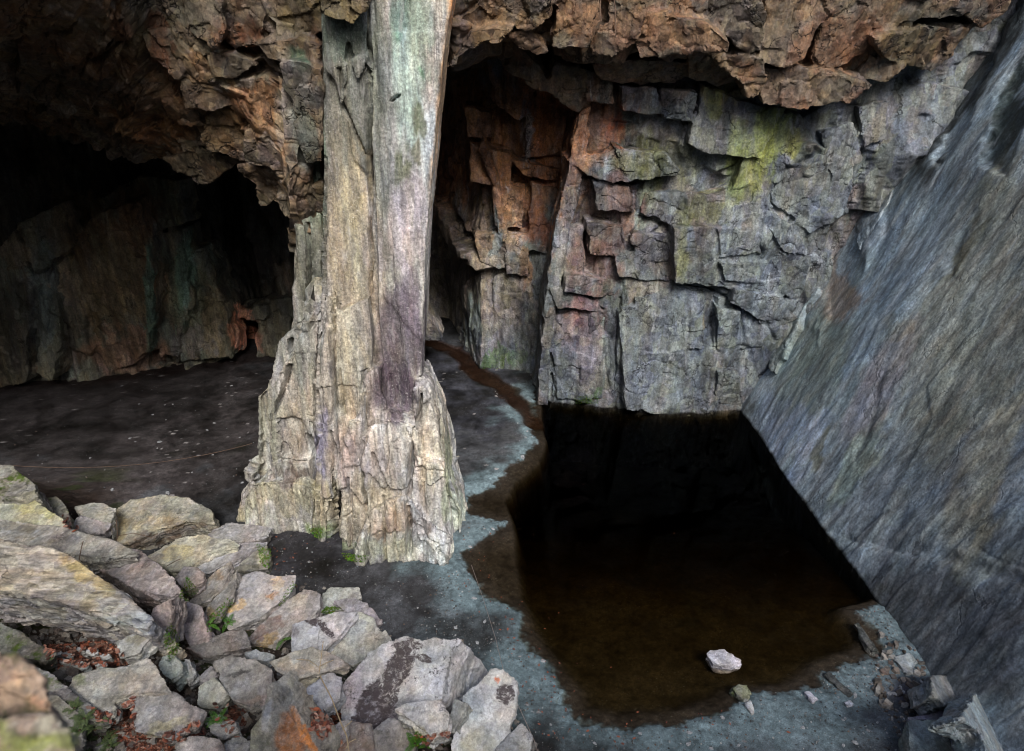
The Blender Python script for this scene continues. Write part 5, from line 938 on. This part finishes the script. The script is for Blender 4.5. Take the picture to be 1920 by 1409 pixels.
for k, (x, y, s, col) in enumerate([(104, 1222, 14, PALE), (124, 1225, 12, GREY), (172, 1222, 14, PALE), (150, 1218, 10, GREY), (196, 1230, 12, PALE), (150, 1245, 16, (150, 156, 150)), (186, 1243, 14, (140, 150, 146)), (118, 1240, 10, GREY),
                                    (470, 1228, 14, DARK), (585, 1300, 10, DARK), (415, 1330, 12, DARK), (560, 1218, 14, DARK), (300, 1210, 14, DARK), (840, 1385, 10, (140, 136, 120)), (878, 1260, 9, PALE)]):
    a = [random.uniform(0, .6) + q * 6.283 / 6 for q in range(6)]
    B([(x + s * random.uniform(.7, 1.2) * math.cos(t), y + .55 * s * random.uniform(.7, 1.2) * math.sin(t)) for t in a], .16, (random.uniform(-.2, .2), random.uniform(0, .4)), .14, col,
      ['pale chip at the left end of the leaf litter', 'grey chip beside the leftmost pale chip in the leaves', 'pale chip under the front of the largest boulder', 'little grey chip against the largest boulder', 'pale chip just left of the pale-edged block', 'green-grey chip half buried in the leaves', 'greenish chip nearest the hooked tan slab', 'grey chip on the left edge of the leaf litter',
       'dark stone in the shade of the two-toned slab', 'dark stone under the spotted blue-grey stone', 'dark stone beside the fern at the bottom', 'dark stone under the lens-shaped slab', 'dark stone at the foot of the purple block', 'small stone under the white angular block', 'white chip leaning on the right of the banded white rock'][k], 'rock', voxel=.018, rough=.7, name='stone', cat='stone', group='small stones among the boulders')

# stones round the pool and against the right wall
def ground_rock(poly, z, **k):
    k.setdefault('voxel', .02); k.setdefault('mixg', False); return boulder(poly, 0, flatz=z, **k)
ground_rock([(1324, 1226), (1330, 1218), (1358, 1215), (1389, 1235), (1391, 1244), (1372, 1250), (1340, 1243)], .08, h=.18, tilt=(0, .1), color=(196, 192, 198), label='pale lilac stone standing alone in the shallow end of the pool', taper=.0)
ground_rock([(1374, 1290), (1385, 1281), (1404, 1284), (1409, 1300), (1402, 1318), (1382, 1305)], .10, h=.3, tilt=(0, .5), color=(110, 112, 92), mat='rock_moss', label='small mossy stone on the near shore of the pool', blobs=[(1400, 1315, 8, 12, (170, 172, 168), .8)])
ground_rock([(1396, 1318), (1408, 1312), (1416, 1336), (1408, 1340)], .05, h=.12, color=(176, 176, 176), label='white chip touching the small mossy stone at the water', name='stone', cat='stone')
ground_rock([(1506, 1296), (1520, 1296), (1534, 1312), (1524, 1316)], .05, h=.12, color=(180, 178, 190), label='pale chip lying near the dark gravel tongue on the near shore', name='stone', cat='stone')
ground_rock([(1582, 1314), (1594, 1310), (1602, 1318), (1590, 1324)], .05, h=.1, color=(176, 178, 186), label='small white chip on the purple floor right of the gravel tongue', name='stone', cat='stone')
ground_rock([(1678, 1231), (1690, 1227), (1706, 1224), (1719, 1238), (1718, 1262), (1700, 1263), (1687, 1247)], .06, h=.1, color=(126, 132, 134), label='flat grey slate on the floor near the right wall', name='stone', cat='stone', taper=-.1)
ground_rock([(1746, 1270), (1775, 1267), (1801, 1300), (1796, 1326), (1770, 1322), (1748, 1304)], .35, h=.4, tilt=(-.8, .2), color=(116, 124, 128), label='rounded grey rock leaning at the foot of the right wall')
ground_rock([(1702, 1352), (1752, 1349), (1782, 1366), (1790, 1430), (1706, 1430)], .4, h=.5, tilt=(0, .25), color=(128, 138, 134), label='greenish pale block at the bottom right corner')
ground_rock([(1700, 1342), (1745, 1336), (1756, 1326), (1792, 1330), (1794, 1350), (1702, 1353)], .22, h=.3, tilt=(0, .3), color=(134, 132, 148), label='lilac slab behind the greenish pale block at bottom right')
ground_rock([(1782, 1366), (1800, 1346), (1850, 1372), (1860, 1430), (1788, 1430)], .38, h=.5, tilt=(0, .4), color=(108, 112, 128), mat='rock_lich', label='dark-streaked blue rock right of the greenish pale block')
ground_rock([(1840, 1290), (1858, 1302), (1880, 1352), (1884, 1430), (1856, 1430), (1838, 1370), (1800, 1350)], .75, h=.35, tilt=(-1.2, .3), color=(124, 138, 146), label='tall leaning slab propped on the right wall at bottom right')
ground_rock([(1545, 1262), (1556, 1258), (1600, 1300), (1590, 1306)], .03, h=.1, color=(48, 52, 52), label='dark ridge of slate at the right shore of the pool', name='stone', cat='stone', taper=-.1)
ground_rock([(1600, 1170), (1610, 1166), (1648, 1220), (1636, 1222)], .03, h=.1, color=(46, 50, 48), label='dark slate fin beside the water near the right wall', name='stone', cat='stone', taper=-.1)

# near ledge rock at the lower left, close to the camera and out of focus
def near_rock():
    P = lambda poly, d: np.array([ray(x, y) * d + np.array([0, 0, CAMZ]) for x, y in poly])
    a = P([(-220, 1180), (0, 1212), (42, 1236), (78, 1262), (88, 1300), (100, 1340), (60, 1420), (-220, 1420)], 2.1)
    b = P([(-220, 1350), (40, 1340), (92, 1338), (128, 1352), (150, 1400), (185, 1520), (200, 1700), (-220, 1700)], 1.85)
    parts = [prism(a, (-.35, .35, -1.3), -.2), prism(b, (-.3, .2, -2.2), -.35)]
    V, F = join(parts); V, F = remesh(V, F, .014); Nn = smooth_normals(V, F, vert_normals(V, F), 2)
    f1, _ = facets(V, (.12, .12, .08), .012, 1., 951, .3); f2, _ = facets(V, (.04, .04, .03), .005, 1., 952, .3)
    V = V + Nn * (f1 + f2 + .02 * fbm(V * 6, 4, 953))[:, None]
    C = paint(V, (132, 116, 102), [(60, 1385, 110, 26, (112, 124, 50), .85), (30, 1365, 60, 10, (50, 48, 36), .7), (100, 1350, 30, 14, (168, 170, 150), .6), (20, 1300, 60, 20, (104, 90, 80), .7), (60, 1290, 16, 10, (90, 84, 80), .7), (10, 1255, 30, 8, (110, 96, 90), .7), (70, 1325, 20, 8, (190, 150, 124), .6), (30, 1335, 30, 8, (120, 106, 96), .7), (40, 1260, 20, 14, (186, 156, 130), .5)], 954, (.3, .3, .3), 30, gain=1.15)
    o = mesh_obj('boulder', V, F, M['rock_moss'], C, sharp=45, origin=(V[:, 0].mean(), V[:, 1].mean(), V[:, 2].min()))
    tag(o, 'blurred tan and mossy rock closest to the viewer, in the lower left corner', 'boulder')
near_rock()

# ------------------------------------------------------------------ leaves, moss, plants
dg = bpy.context.evaluated_depsgraph_get()
def drop(x, y, z=9.9):
    hit, loc, nrm, *_ = SC.ray_cast(dg, Vector((x, y, z)), Vector((0, 0, -1)))
    return (loc, nrm) if hit else (Vector((x, y, 0)), Vector((0, 0, 1)))
def hit_px(px, py):
    d = Vector(ray(px, py).tolist()).normalized()
    hit, loc, nrm, _, ob, _ = SC.ray_cast(dg, Vector((0, 0, CAMZ)), d)
    return loc, nrm, ob
def leaf_mat():
    m, t, p = new_mat('fallen leaf'); n = N(t)
    c = n.add('ShaderNodeAttribute', attribute_name='Col').outputs['Color']
    t.links.new(c, p.inputs['Base Color']); p.inputs['Roughness'].default_value = .5
    return m
LM = leaf_mat()
LEAFC = [(122, 72, 56), (104, 58, 46), (142, 100, 84), (84, 52, 44), (146, 82, 56), (126, 96, 82), (66, 44, 38), (160, 122, 104)]
def leaf_geo(loc, nrm, s, rnd):
    a = rnd.uniform(0, 6.283); t = Vector((math.cos(a), math.sin(a), 0)); n = (Vector(nrm) * .8 + Vector((rnd.uniform(-.5, .5), rnd.uniform(-.5, .5), .4))).normalized()
    t = (t - n * t.dot(n)).normalized(); b = n.cross(t); cu = rnd.uniform(-.1, .35)
    pts = []
    for (u, v) in [(-1, 0), (-.5, .42), (.15, .5), (.75, .25), (1.1, 0), (.75, -.25), (.15, -.5), (-.5, -.42)]:
        pts.append(loc + t * u * s + b * v * s + n * (cu * s * (abs(v) * 1.2 + u * u * .3) + .004))
    pts.append(loc + n * .004)
    return pts, [(8, i, (i + 1) % 8) for i in range(8)]
def scatter_leaves(name, regions, count, label, cat, smin=.02, smax=.042, seed=1, kind='stuff', colors=LEAFC):
    rnd = random.Random(seed); V = []; F = []; C = []; tot = sum(r[1] for r in regions)
    for poly, wgt in regions:
        xs_ = [p[0] for p in poly]; ys_ = [p[1] for p in poly]; n = int(count * wgt / tot); k = 0; g = 0
        while k < n and g < n * 8:
            g += 1
            x, y = rnd.uniform(min(xs_), max(xs_)), rnd.uniform(min(ys_), max(ys_))
            if not inpoly(np.array([x]), np.array([y]), poly)[0]: continue
            loc, nrm, ob = hit_px(x, y)
            if ob is None or ob.name.startswith('pool') : continue
            if not ob.name.startswith('ground') and rnd.random() > .1: continue
            if nrm.z < .35: continue
            k += 1
            p, f = leaf_geo(loc + Vector((0, 0, rnd.uniform(0, .03))), nrm, rnd.uniform(smin, smax), rnd); o = len(V)
            V += [tuple(q) for q in p]; F += [tuple(i + o for i in q) for q in f]
            c = lin(rnd.choice(colors)) * rnd.uniform(.6, 1.2); C += [c] * 9
    ob = mesh_obj(name, np.array(V), F, LM, np.array(C), smooth=False); tag(ob, label, cat, kind=kind)
LR = [([(82, 1215), (200, 1205), (235, 1232), (245, 1246), (130, 1262), (95, 1250)], 3), ([(160, 1325), (215, 1345), (250, 1300), (256, 1370), (300, 1382), (370, 1356), (385, 1375), (330, 1395), (330, 1409), (240, 1409), (200, 1370)], 5),
      ([(400, 1310), (460, 1335), (470, 1360), (440, 1390), (400, 1350)], .6), ([(580, 1330), (640, 1340), (610, 1390), (580, 1370)], .4), ([(780, 1380), (850, 1375), (840, 1395), (790, 1400)], .4), ([(110, 960), (150, 985), (140, 1000), (120, 990)], .2)]
scatter_leaves('leaf_litter', LR, 4200, 'drift of rust-red fallen beech leaves between the boulders', 'leaf litter')
# single leaves on the floor and floating on the pool
def leaf_obj(seed):
    rnd = random.Random(seed); p, f = leaf_geo(Vector((0, 0, 0)), Vector((0, 0, 1)), .032, rnd); c = lin(rnd.choice(LEAFC[:5]))
    return mesh_obj('fallen_leaf', np.array([tuple(q) for q in p]), f, LM, np.array([c * .9] * 9), smooth=False, origin=(0, 0, 0))
protos = [leaf_obj(k) for k in range(5)]; used = [False] * 5; rnd = random.Random(5); spots = []
while len(spots) < 135:
    r = rnd.random()
    if r < .45: x, y = rnd.gauss(985, 40), rnd.uniform(1120, 1380); x += (y - 1200) * .35
    elif r < .6: x, y = rnd.uniform(1050, 1480), rnd.uniform(1330, 1400)
    elif r < .75: x, y = rnd.gauss(540, 28), rnd.gauss(1035, 32)
    elif r < .775: x, y = rnd.uniform(960, 1400), rnd.uniform(880, 1290)
    elif r < .9: x, y = rnd.uniform(870, 930), rnd.uniform(1000, 1120)
    else: x, y = rnd.uniform(200, 1700), rnd.uniform(740, 1390)
    loc, nrm, ob = hit_px(x, y)
    if ob is None or not (ob.name.startswith('ground') or ob.name.startswith('pool')): continue
    spots.append((loc, ob.name.startswith('pool')))
for i, (loc, wet) in enumerate(spots):
    k = rnd.randrange(5)
    o = protos[k] if not used[k] else protos[k].copy()
    if used[k]: COL.objects.link(o)
    used[k] = True
    s = rnd.uniform(.4, .9) * (.7 if wet else 1); o.location = (loc.x, loc.y, loc.z + .006); o.rotation_euler = (0, 0, rnd.uniform(0, 6.28)); o.scale = (s, s, s)
    if wet: tag(o, 'tiny orange leaf floating on the dark pool', 'leaf', 'leaves floating on the pool')
    else: tag(o, 'single rust-orange leaf lying on the bare cave floor', 'leaf', 'single leaves on the cave floor')
for k in range(5):
    if not used[k]: bpy.data.objects.remove(protos[k])
# pale chips of slate on the floor
CM = simple_mat('pale slate chip', (.16, .17, .18), (.45, .46, .48), 20.)
def chip(seed):
    rnd = random.Random(seed); n = rnd.randrange(5, 8)
    t = [((rnd.uniform(.6, 1.2)) * .05 * math.cos(6.283 * i / n), (rnd.uniform(.5, 1.0)) * .035 * math.sin(6.283 * i / n), .014 + rnd.uniform(-.004, .006)) for i in range(n)]
    V, F = prism(t, (0, 0, -.03), -.15); return mesh_obj('slate_chip', V, F, CM, smooth=False, origin=(0, 0, 0))
pc = [chip(k) for k in range(6)]; uc = [False] * 6; k = 0; g = 0
while k < 75 and g < 3000:
    g += 1; r = rnd.random()
    if r < .25: x, y = rnd.gauss(360, 110), rnd.gauss(800, 60)
    elif r < .55: x, y = rnd.uniform(1550, 1760), rnd.uniform(1150, 1400)
    elif r < .7: x, y = rnd.gauss(930, 50), rnd.uniform(950, 1300)
    elif r < .8: x, y = rnd.uniform(1050, 1700), rnd.uniform(1330, 1405)
    elif r < .88: x, y = rnd.gauss(985, 20), rnd.uniform(780, 860)
    else: x, y = rnd.uniform(100, 900), rnd.uniform(700, 1150)
    loc, nrm, ob = hit_px(x, y)
    if ob is None or not ob.name.startswith('ground') or loc.z > .3: continue
    q = rnd.randrange(6); o = pc[q] if not uc[q] else pc[q].copy()
    if uc[q]: COL.objects.link(o)
    uc[q] = True; k += 1; s = rnd.uniform(.3, 1.0) * (1.5 if rnd.random() < .08 else 1)
    o.location = loc; o.rotation_euler = (rnd.uniform(-.1, .1), rnd.uniform(-.1, .1), rnd.uniform(0, 6.28)); o.scale = (s, s, s)
    tag(o, 'thin pale slate chip lying on the cave floor', 'slate chip', 'slate chips strewn over the cave floor')

GRM = rock_mat('slate grit', (12, 12, 12), fs=0, cracks=0, bump=.4, streak=.2, neutral=(120, 120, 118), brk=.3)
def scatter_stones(name, regions, count, smin, smax, label, cat, seed, colors, only_ground=True):
    rnd = random.Random(seed); V = []; F = []; C = []; tot = sum(q[1] for q in regions)
    for poly, wgt in regions:
        xs_ = [p[0] for p in poly]; ys_ = [p[1] for p in poly]; n = int(count * wgt / tot); k = 0; g = 0
        while k < n and g < n * 6:
            g += 1; x, y = rnd.uniform(min(xs_), max(xs_)), rnd.uniform(min(ys_), max(ys_))
            if not inpoly(np.array([x]), np.array([y]), poly)[0]: continue
            loc, nrm, ob = hit_px(x, y)
            if ob is None or not ob.name.startswith('ground'): continue
            k += 1; s_ = smin + (smax - smin) * rnd.random() ** 3; m = rnd.randrange(4, 7); a0 = rnd.uniform(0, 6.28); el = rnd.uniform(.45, 1.)
            tz = rnd.uniform(.2, .7) * s_; tx, ty = rnd.uniform(-.5, .5), rnd.uniform(-.5, .5); o = len(V); ca, sa = math.cos(a0), math.sin(a0)
            for lev in (0, 1):
                for i in range(m):
                    t = 6.283 * i / m; rr = s_ * rnd.uniform(.7, 1.1) * (1.0 if lev == 0 else .8); u, v = rr * math.cos(t), rr * el * math.sin(t)
                    px_, py_ = ca * u - sa * v, sa * u + ca * v
                    V.append((loc.x + px_, loc.y + py_, loc.z - s_ * .25 + (tz + tx * px_ + ty * py_ + s_ * .3 if lev else 0)))
            F.append(tuple(range(o + m, o + 2 * m))); F += [(o + i, o + (i + 1) % m, o + m + (i + 1) % m, o + m + i) for i in range(m)]
            C += [lin(rnd.choice(colors)) * rnd.uniform(.6, 1.2)] * (2 * m)
    tag(mesh_obj(name, np.array(V), F, GRM, np.array(C), smooth=False), label, cat, kind='stuff')
scatter_stones('slate_rubble', [([(0, 960), (140, 960), (280, 1000), (430, 1000), (520, 1080), (640, 1110), (730, 1190), (900, 1240), (1010, 1409), (100, 1409), (0, 1230)], 6), ([(1640, 1180), (1720, 1220), (1800, 1330), (1700, 1409), (1640, 1300)], .5)], 1700, .02, .10,
               'small broken slate filling the gaps between the boulders', 'rubble', 11, [(128, 122, 114), (104, 98, 92), (76, 70, 66), (140, 138, 134), (96, 84, 78)])
scatter_stones('shore_grit', [([(870, 940), (960, 880), (1010, 800), (960, 720), (900, 700), (1000, 860), (960, 1000), (990, 1150), (1080, 1340), (1380, 1320), (1600, 1240), (1660, 1220), (1780, 1409), (900, 1409), (760, 1200), (850, 1060)], 5), ([(430, 980), (620, 1010), (700, 1070), (860, 1070), (880, 1200), (700, 1180), (520, 1080)], 1.2), ([(0, 760), (460, 700), (460, 900), (120, 940), (0, 860)], .8), ([(1560, 1140), (1650, 1130), (1700, 1200), (1640, 1300), (1520, 1300)], 1.2)], 3000, .005, .024,
               'grit and crumbs of slate along the pool shore and over the floor', 'grit', 12, [(92, 98, 100), (66, 66, 68), (120, 128, 132), (50, 46, 44), (150, 152, 152), (100, 84, 74)])
# green plants
GM = simple_mat('fern green', (.03, .09, .015), (.10, .24, .03), 30., .55, .1)
GM2 = simple_mat('dull plant green', (.035, .06, .02), (.12, .16, .06), 30., .6, .1)
ROOTM = simple_mat('fern rootstock', (.03, .02, .012), (.08, .05, .03), 60.)
def frond(L, nleaf, wdt, droop, mat_parent, name, mat, az, el):
    V = []; F = []; pts = []
    for i in range(nleaf + 1):
        s = i / nleaf; r = L * s; z = L * (math.sin(el) * s - droop * s * s); rr = r * math.cos(el)
        pts.append(Vector((rr * math.cos(az), rr * math.sin(az), z)))
    side = Vector((-math.sin(az), math.cos(az), 0))
    for i in range(nleaf):
        s = (i + .5) / nleaf; ww = wdt * math.sin(math.pi * min(1, s * .9 + .12)) ** .7; d = (pts[i + 1] - pts[i]); st = .0025
        o = len(V); V += [pts[i] - side * st, pts[i] + side * st, pts[i + 1] + side * st, pts[i + 1] - side * st]; F.append((o, o + 1, o + 2, o + 3))
        for sg in (-1, 1):
            a = pts[i]; tip = a + side * sg * ww + d * .9 + Vector((0, 0, -.15 * ww)); m1 = a + side * sg * ww * .5 + d * .95; m2 = a + side * sg * ww * .5 + d * .05
            o = len(V); V += [a, m2, tip, m1]; F.append((o, o + 1, o + 2, o + 3))
    return mesh_obj(name, np.array([tuple(v) for v in V]), F, mat, parent=mat_parent, smooth=False)
def fern(px, py, size, nf, label, seed, mat=GM, cat='fern', name='fern'):
    rnd = random.Random(seed); loc, nrm, ob = hit_px(px, py)
    e = bpy.data.objects.new(name, None); COL.objects.link(e); e.location = loc; e.empty_display_size = .1
    tag(e, label, cat)
    cv = [(.02 * math.cos(t) * q, .02 * math.sin(t) * q, z) for q, z in ((1.2, -.02), (.9, .012), (.3, .03)) for t in [6.283 * i / 6 for i in range(6)]]
    mesh_obj('rootstock', np.array(cv), [(a * 6 + i, a * 6 + (i + 1) % 6, a * 6 + 6 + (i + 1) % 6, a * 6 + 6 + i) for a in (0, 1) for i in range(6)], ROOTM, parent=e)
    for k in range(nf):
        frond(size * rnd.uniform(.7, 1.1), 16, size * .17, rnd.uniform(.3, .7), e, 'frond', mat, 6.283 * k / nf + rnd.uniform(-.4, .4), rnd.uniform(.4, 1.1))
fern(428, 1168, .24, 6, 'bright green fern growing at the lower left of the yellow-stained rock', 1)
fern(392, 1172, .2, 5, 'green fern between the purple stone and the narrow grey-brown shard', 2)
fern(408, 1352, .24, 6, 'green fern beside the dull grey slab at the bottom', 3)
fern(532, 1199, .22, 6, 'dark green fern in the hollow under the two-toned slab', 4)
fern(778, 1396, .24, 8, 'bright green fern under the white angular block at the bottom edge', 5)
fern(800, 1400, .2, 5, 'blue-green fern at the bottom edge, right of the bright green one', 6)
for k, (x, y) in enumerate([(140, 1330), (158, 1350), (178, 1365), (192, 1385), (165, 1392), (205, 1400), (150, 1372)]):
    fern(x, y, .2, 9, 'clump of small dull green plants beside the blurred near rock', 20 + k, GM2, 'plant', 'small_plant')

for o in COL.objects:
    if o.name.startswith('small_plant'): o['group'] = 'small plants beside the near rock'
# moss: short tufts as stuff
def moss(regions, count, seed):
    rnd = random.Random(seed); V = []; F = []; C = []
    for poly in regions:
        xs_ = [p[0] for p in poly]; ys_ = [p[1] for p in poly]
        for _ in range(count):
            x, y = rnd.uniform(min(xs_), max(xs_)), rnd.uniform(min(ys_), max(ys_))
            if not inpoly(np.array([x]), np.array([y]), poly)[0]: continue
            loc, nrm, ob = hit_px(x, y)
            if ob is None: continue
            c = lin((rnd.uniform(60, 110), rnd.uniform(100, 140), rnd.uniform(20, 40)))
            for b in range(3):
                a = rnd.uniform(0, 6.28); t = Vector((math.cos(a), math.sin(a), 0)) * rnd.uniform(.006, .014); up = (nrm + Vector((rnd.uniform(-.6, .6), rnd.uniform(-.6, .6), .5))).normalized() * rnd.uniform(.012, .03)
                o = len(V); V += [tuple(loc - t), tuple(loc + t), tuple(loc + up)]; F.append((o, o + 1, o + 2)); C += [c] * 3
    tag(mesh_obj('moss', np.array(V), F, LM, np.array(C), smooth=False), 'bright green moss tufts in the damp gaps and on ledges', 'moss', kind='stuff')
moss([[(905, 665), (960, 672), (960, 692), (905, 692)], [(1078, 742), (1122, 742), (1122, 758), (1078, 758)], [(318, 1160), (345, 1215), (318, 1240), (305, 1200)], [(385, 1165), (430, 1120), (440, 1130), (400, 1185), (388, 1190)],
      [(612, 1138), (640, 1140), (620, 1152), (600, 1150)], [(480, 1020), (508, 1030), (505, 1066), (490, 1066)], [(548, 1090), (556, 1095), (535, 1130), (520, 1140)], [(576, 1095 - 105), (606, 990), (604, 1012), (590, 1008)], [(640, 1038), (690, 1042), (680, 1056), (650, 1052)], [(350, 1080), (372, 1108), (352, 1130), (335, 1120)], [(780, 1370), (800, 1385), (800, 1400), (772, 1400)]], 420, 9)

# ------------------------------------------------------------------ wires, stalks, straw
def tube(name, pts, r, mat, parent=None):
    cu = bpy.data.curves.new(name, 'CURVE'); cu.dimensions = '3D'; cu.bevel_depth = r; cu.bevel_resolution = 1
    s = cu.splines.new('POLY'); s.points.add(len(pts) - 1)
    for i, p in enumerate(pts): s.points[i].co = (*p, 1); s.points[i].radius = 1
    o = bpy.data.objects.new('t', cu); COL.objects.link(o); dgl = bpy.context.evaluated_depsgraph_get(); me = bpy.data.meshes.new_from_object(o.evaluated_get(dgl)); bpy.data.objects.remove(o)
    c = Vector(pts[0]) if parent is None else Vector((0, 0, 0)); me.transform(Matrix.Translation(-c)); me.materials.clear(); me.materials.append(mat)
    ob = bpy.data.objects.new(name, me); COL.objects.link(ob); ob.location = c
    if parent is not None: ob.parent = parent
    return ob
WM = simple_mat('old wire', (.16, .13, .12), (.3, .26, .24), 30.); SM = simple_mat('dry stalk', (.30, .22, .12), (.5, .40, .26), 40.); TW = simple_mat('brown twig', (.06, .035, .025), (.14, .09, .06), 40.)
a = np.array(find_on_slope(18, 873, .95)); b = on_y(472, 832, 11.45)
pts = [tuple(a * (1 - s) + b * s - np.array([0, 0, .22 * 4 * s * (1 - s)])) for s in np.linspace(0, 1, 30)]
tag(tube('wire', pts, .0045, TW), 'thin sagging wire strung from the left boulders to the pillar', 'wire')
tag(tube('wire', [tuple(on_z(x, y, z)) for x, y, z in [(884, 1060, .02), (905, 1120, .15), (930, 1200, .35), (944, 1258, .62), (955, 1290, .58), (975, 1330, .45), (1000, 1385, .2), (1012, 1420, .1)]], .004, WM), 'thin wire tied over the rust-topped rock and running down to the floor', 'wire')
sp_ = lambda l, z0: [tuple(find_on_slope(x, y, z)) for x, y, z in l]
st = bpy.data.objects.new('dry_stalk', None); COL.objects.link(st); st.empty_display_size = .1; q0 = Vector(find_on_slope(656, 1425, .8).tolist()); st.location = q0
tag(st, 'long pale dry stalk with two side twigs rising from the bottom edge', 'stalk')
loc_ = lambda l: [tuple(Vector(p) - q0) for p in sp_(l, 0)]
tube('stem', loc_([(600, 1268, 1.05), (622, 1310, 1.0), (640, 1358, .95), (650, 1380, .9), (656, 1425, .8)]), .007, SM, st)
tube('side_twig', loc_([(642, 1368, .95), (660, 1352, .98)]), .004, SM, st)
tube('side_twig', loc_([(648, 1405, .86), (655, 1392, .9), (667, 1386, .95)]), .005, SM, st)
tag(tube('dry_stalk', sp_([(598, 1264, .8), (602, 1235, 1.0), (606, 1203, 1.2)], 0), .005, SM), 'thin upright pink stalk standing on the tan lens-shaped slab', 'stalk')
tag(tube('straw', sp_([(556, 1237, .78), (578, 1238, .78), (590, 1246, .78), (597, 1252, .78)], 0), .004, SM), 'yellow straw bent across the lens-shaped slab', 'straw')
tag(tube('straw', sp_([(598, 1250, .78), (615, 1242, .8), (628, 1237, .8)], 0), .004, SM), 'yellow straw right of the pink stalk', 'straw')
tag(tube('twig', sp_([(148, 1052, 1.0), (152, 1030, 1.2), (156, 1015, 1.35)], 0), .006, TW), 'thin brown twig standing on the mauve slab', 'twig')
tag(tube('twig', sp_([(219, 1020, .65), (220, 998, .8), (218, 975, .95)], 0), .006, TW), 'upright twig against the tan boulder at the back', 'twig')
tag(tube('twig', sp_([(222, 1005, .65), (250, 1000, .7), (285, 1008, .6)], 0), .005, TW), 'brown twig lying across the front of the long tan-topped boulder', 'twig')
tag(tube('twig', sp_([(340, 1048, .55), (330, 1052, .55), (312, 1062, .5)], 0), .005, TW), 'short twig on the flat olive-tan slab', 'twig')
def hang(x, y0, y1, Y):
    return [tuple(on_y(x + 3 * math.sin(q * 5) + (q * 12), y0 + (y1 - y0) * q, Y)) for q in np.linspace(0, 1, 8)]
tag(tube('hanging_root', hang(1146, -20, 72, 12.2), .010, TW), 'thin reddish root hanging down the roof above the pool', 'root')
tag(tube('hanging_root', hang(1118, -40, 40, 12.3), .012, TW), 'short dark root hanging left of the longer root', 'root')
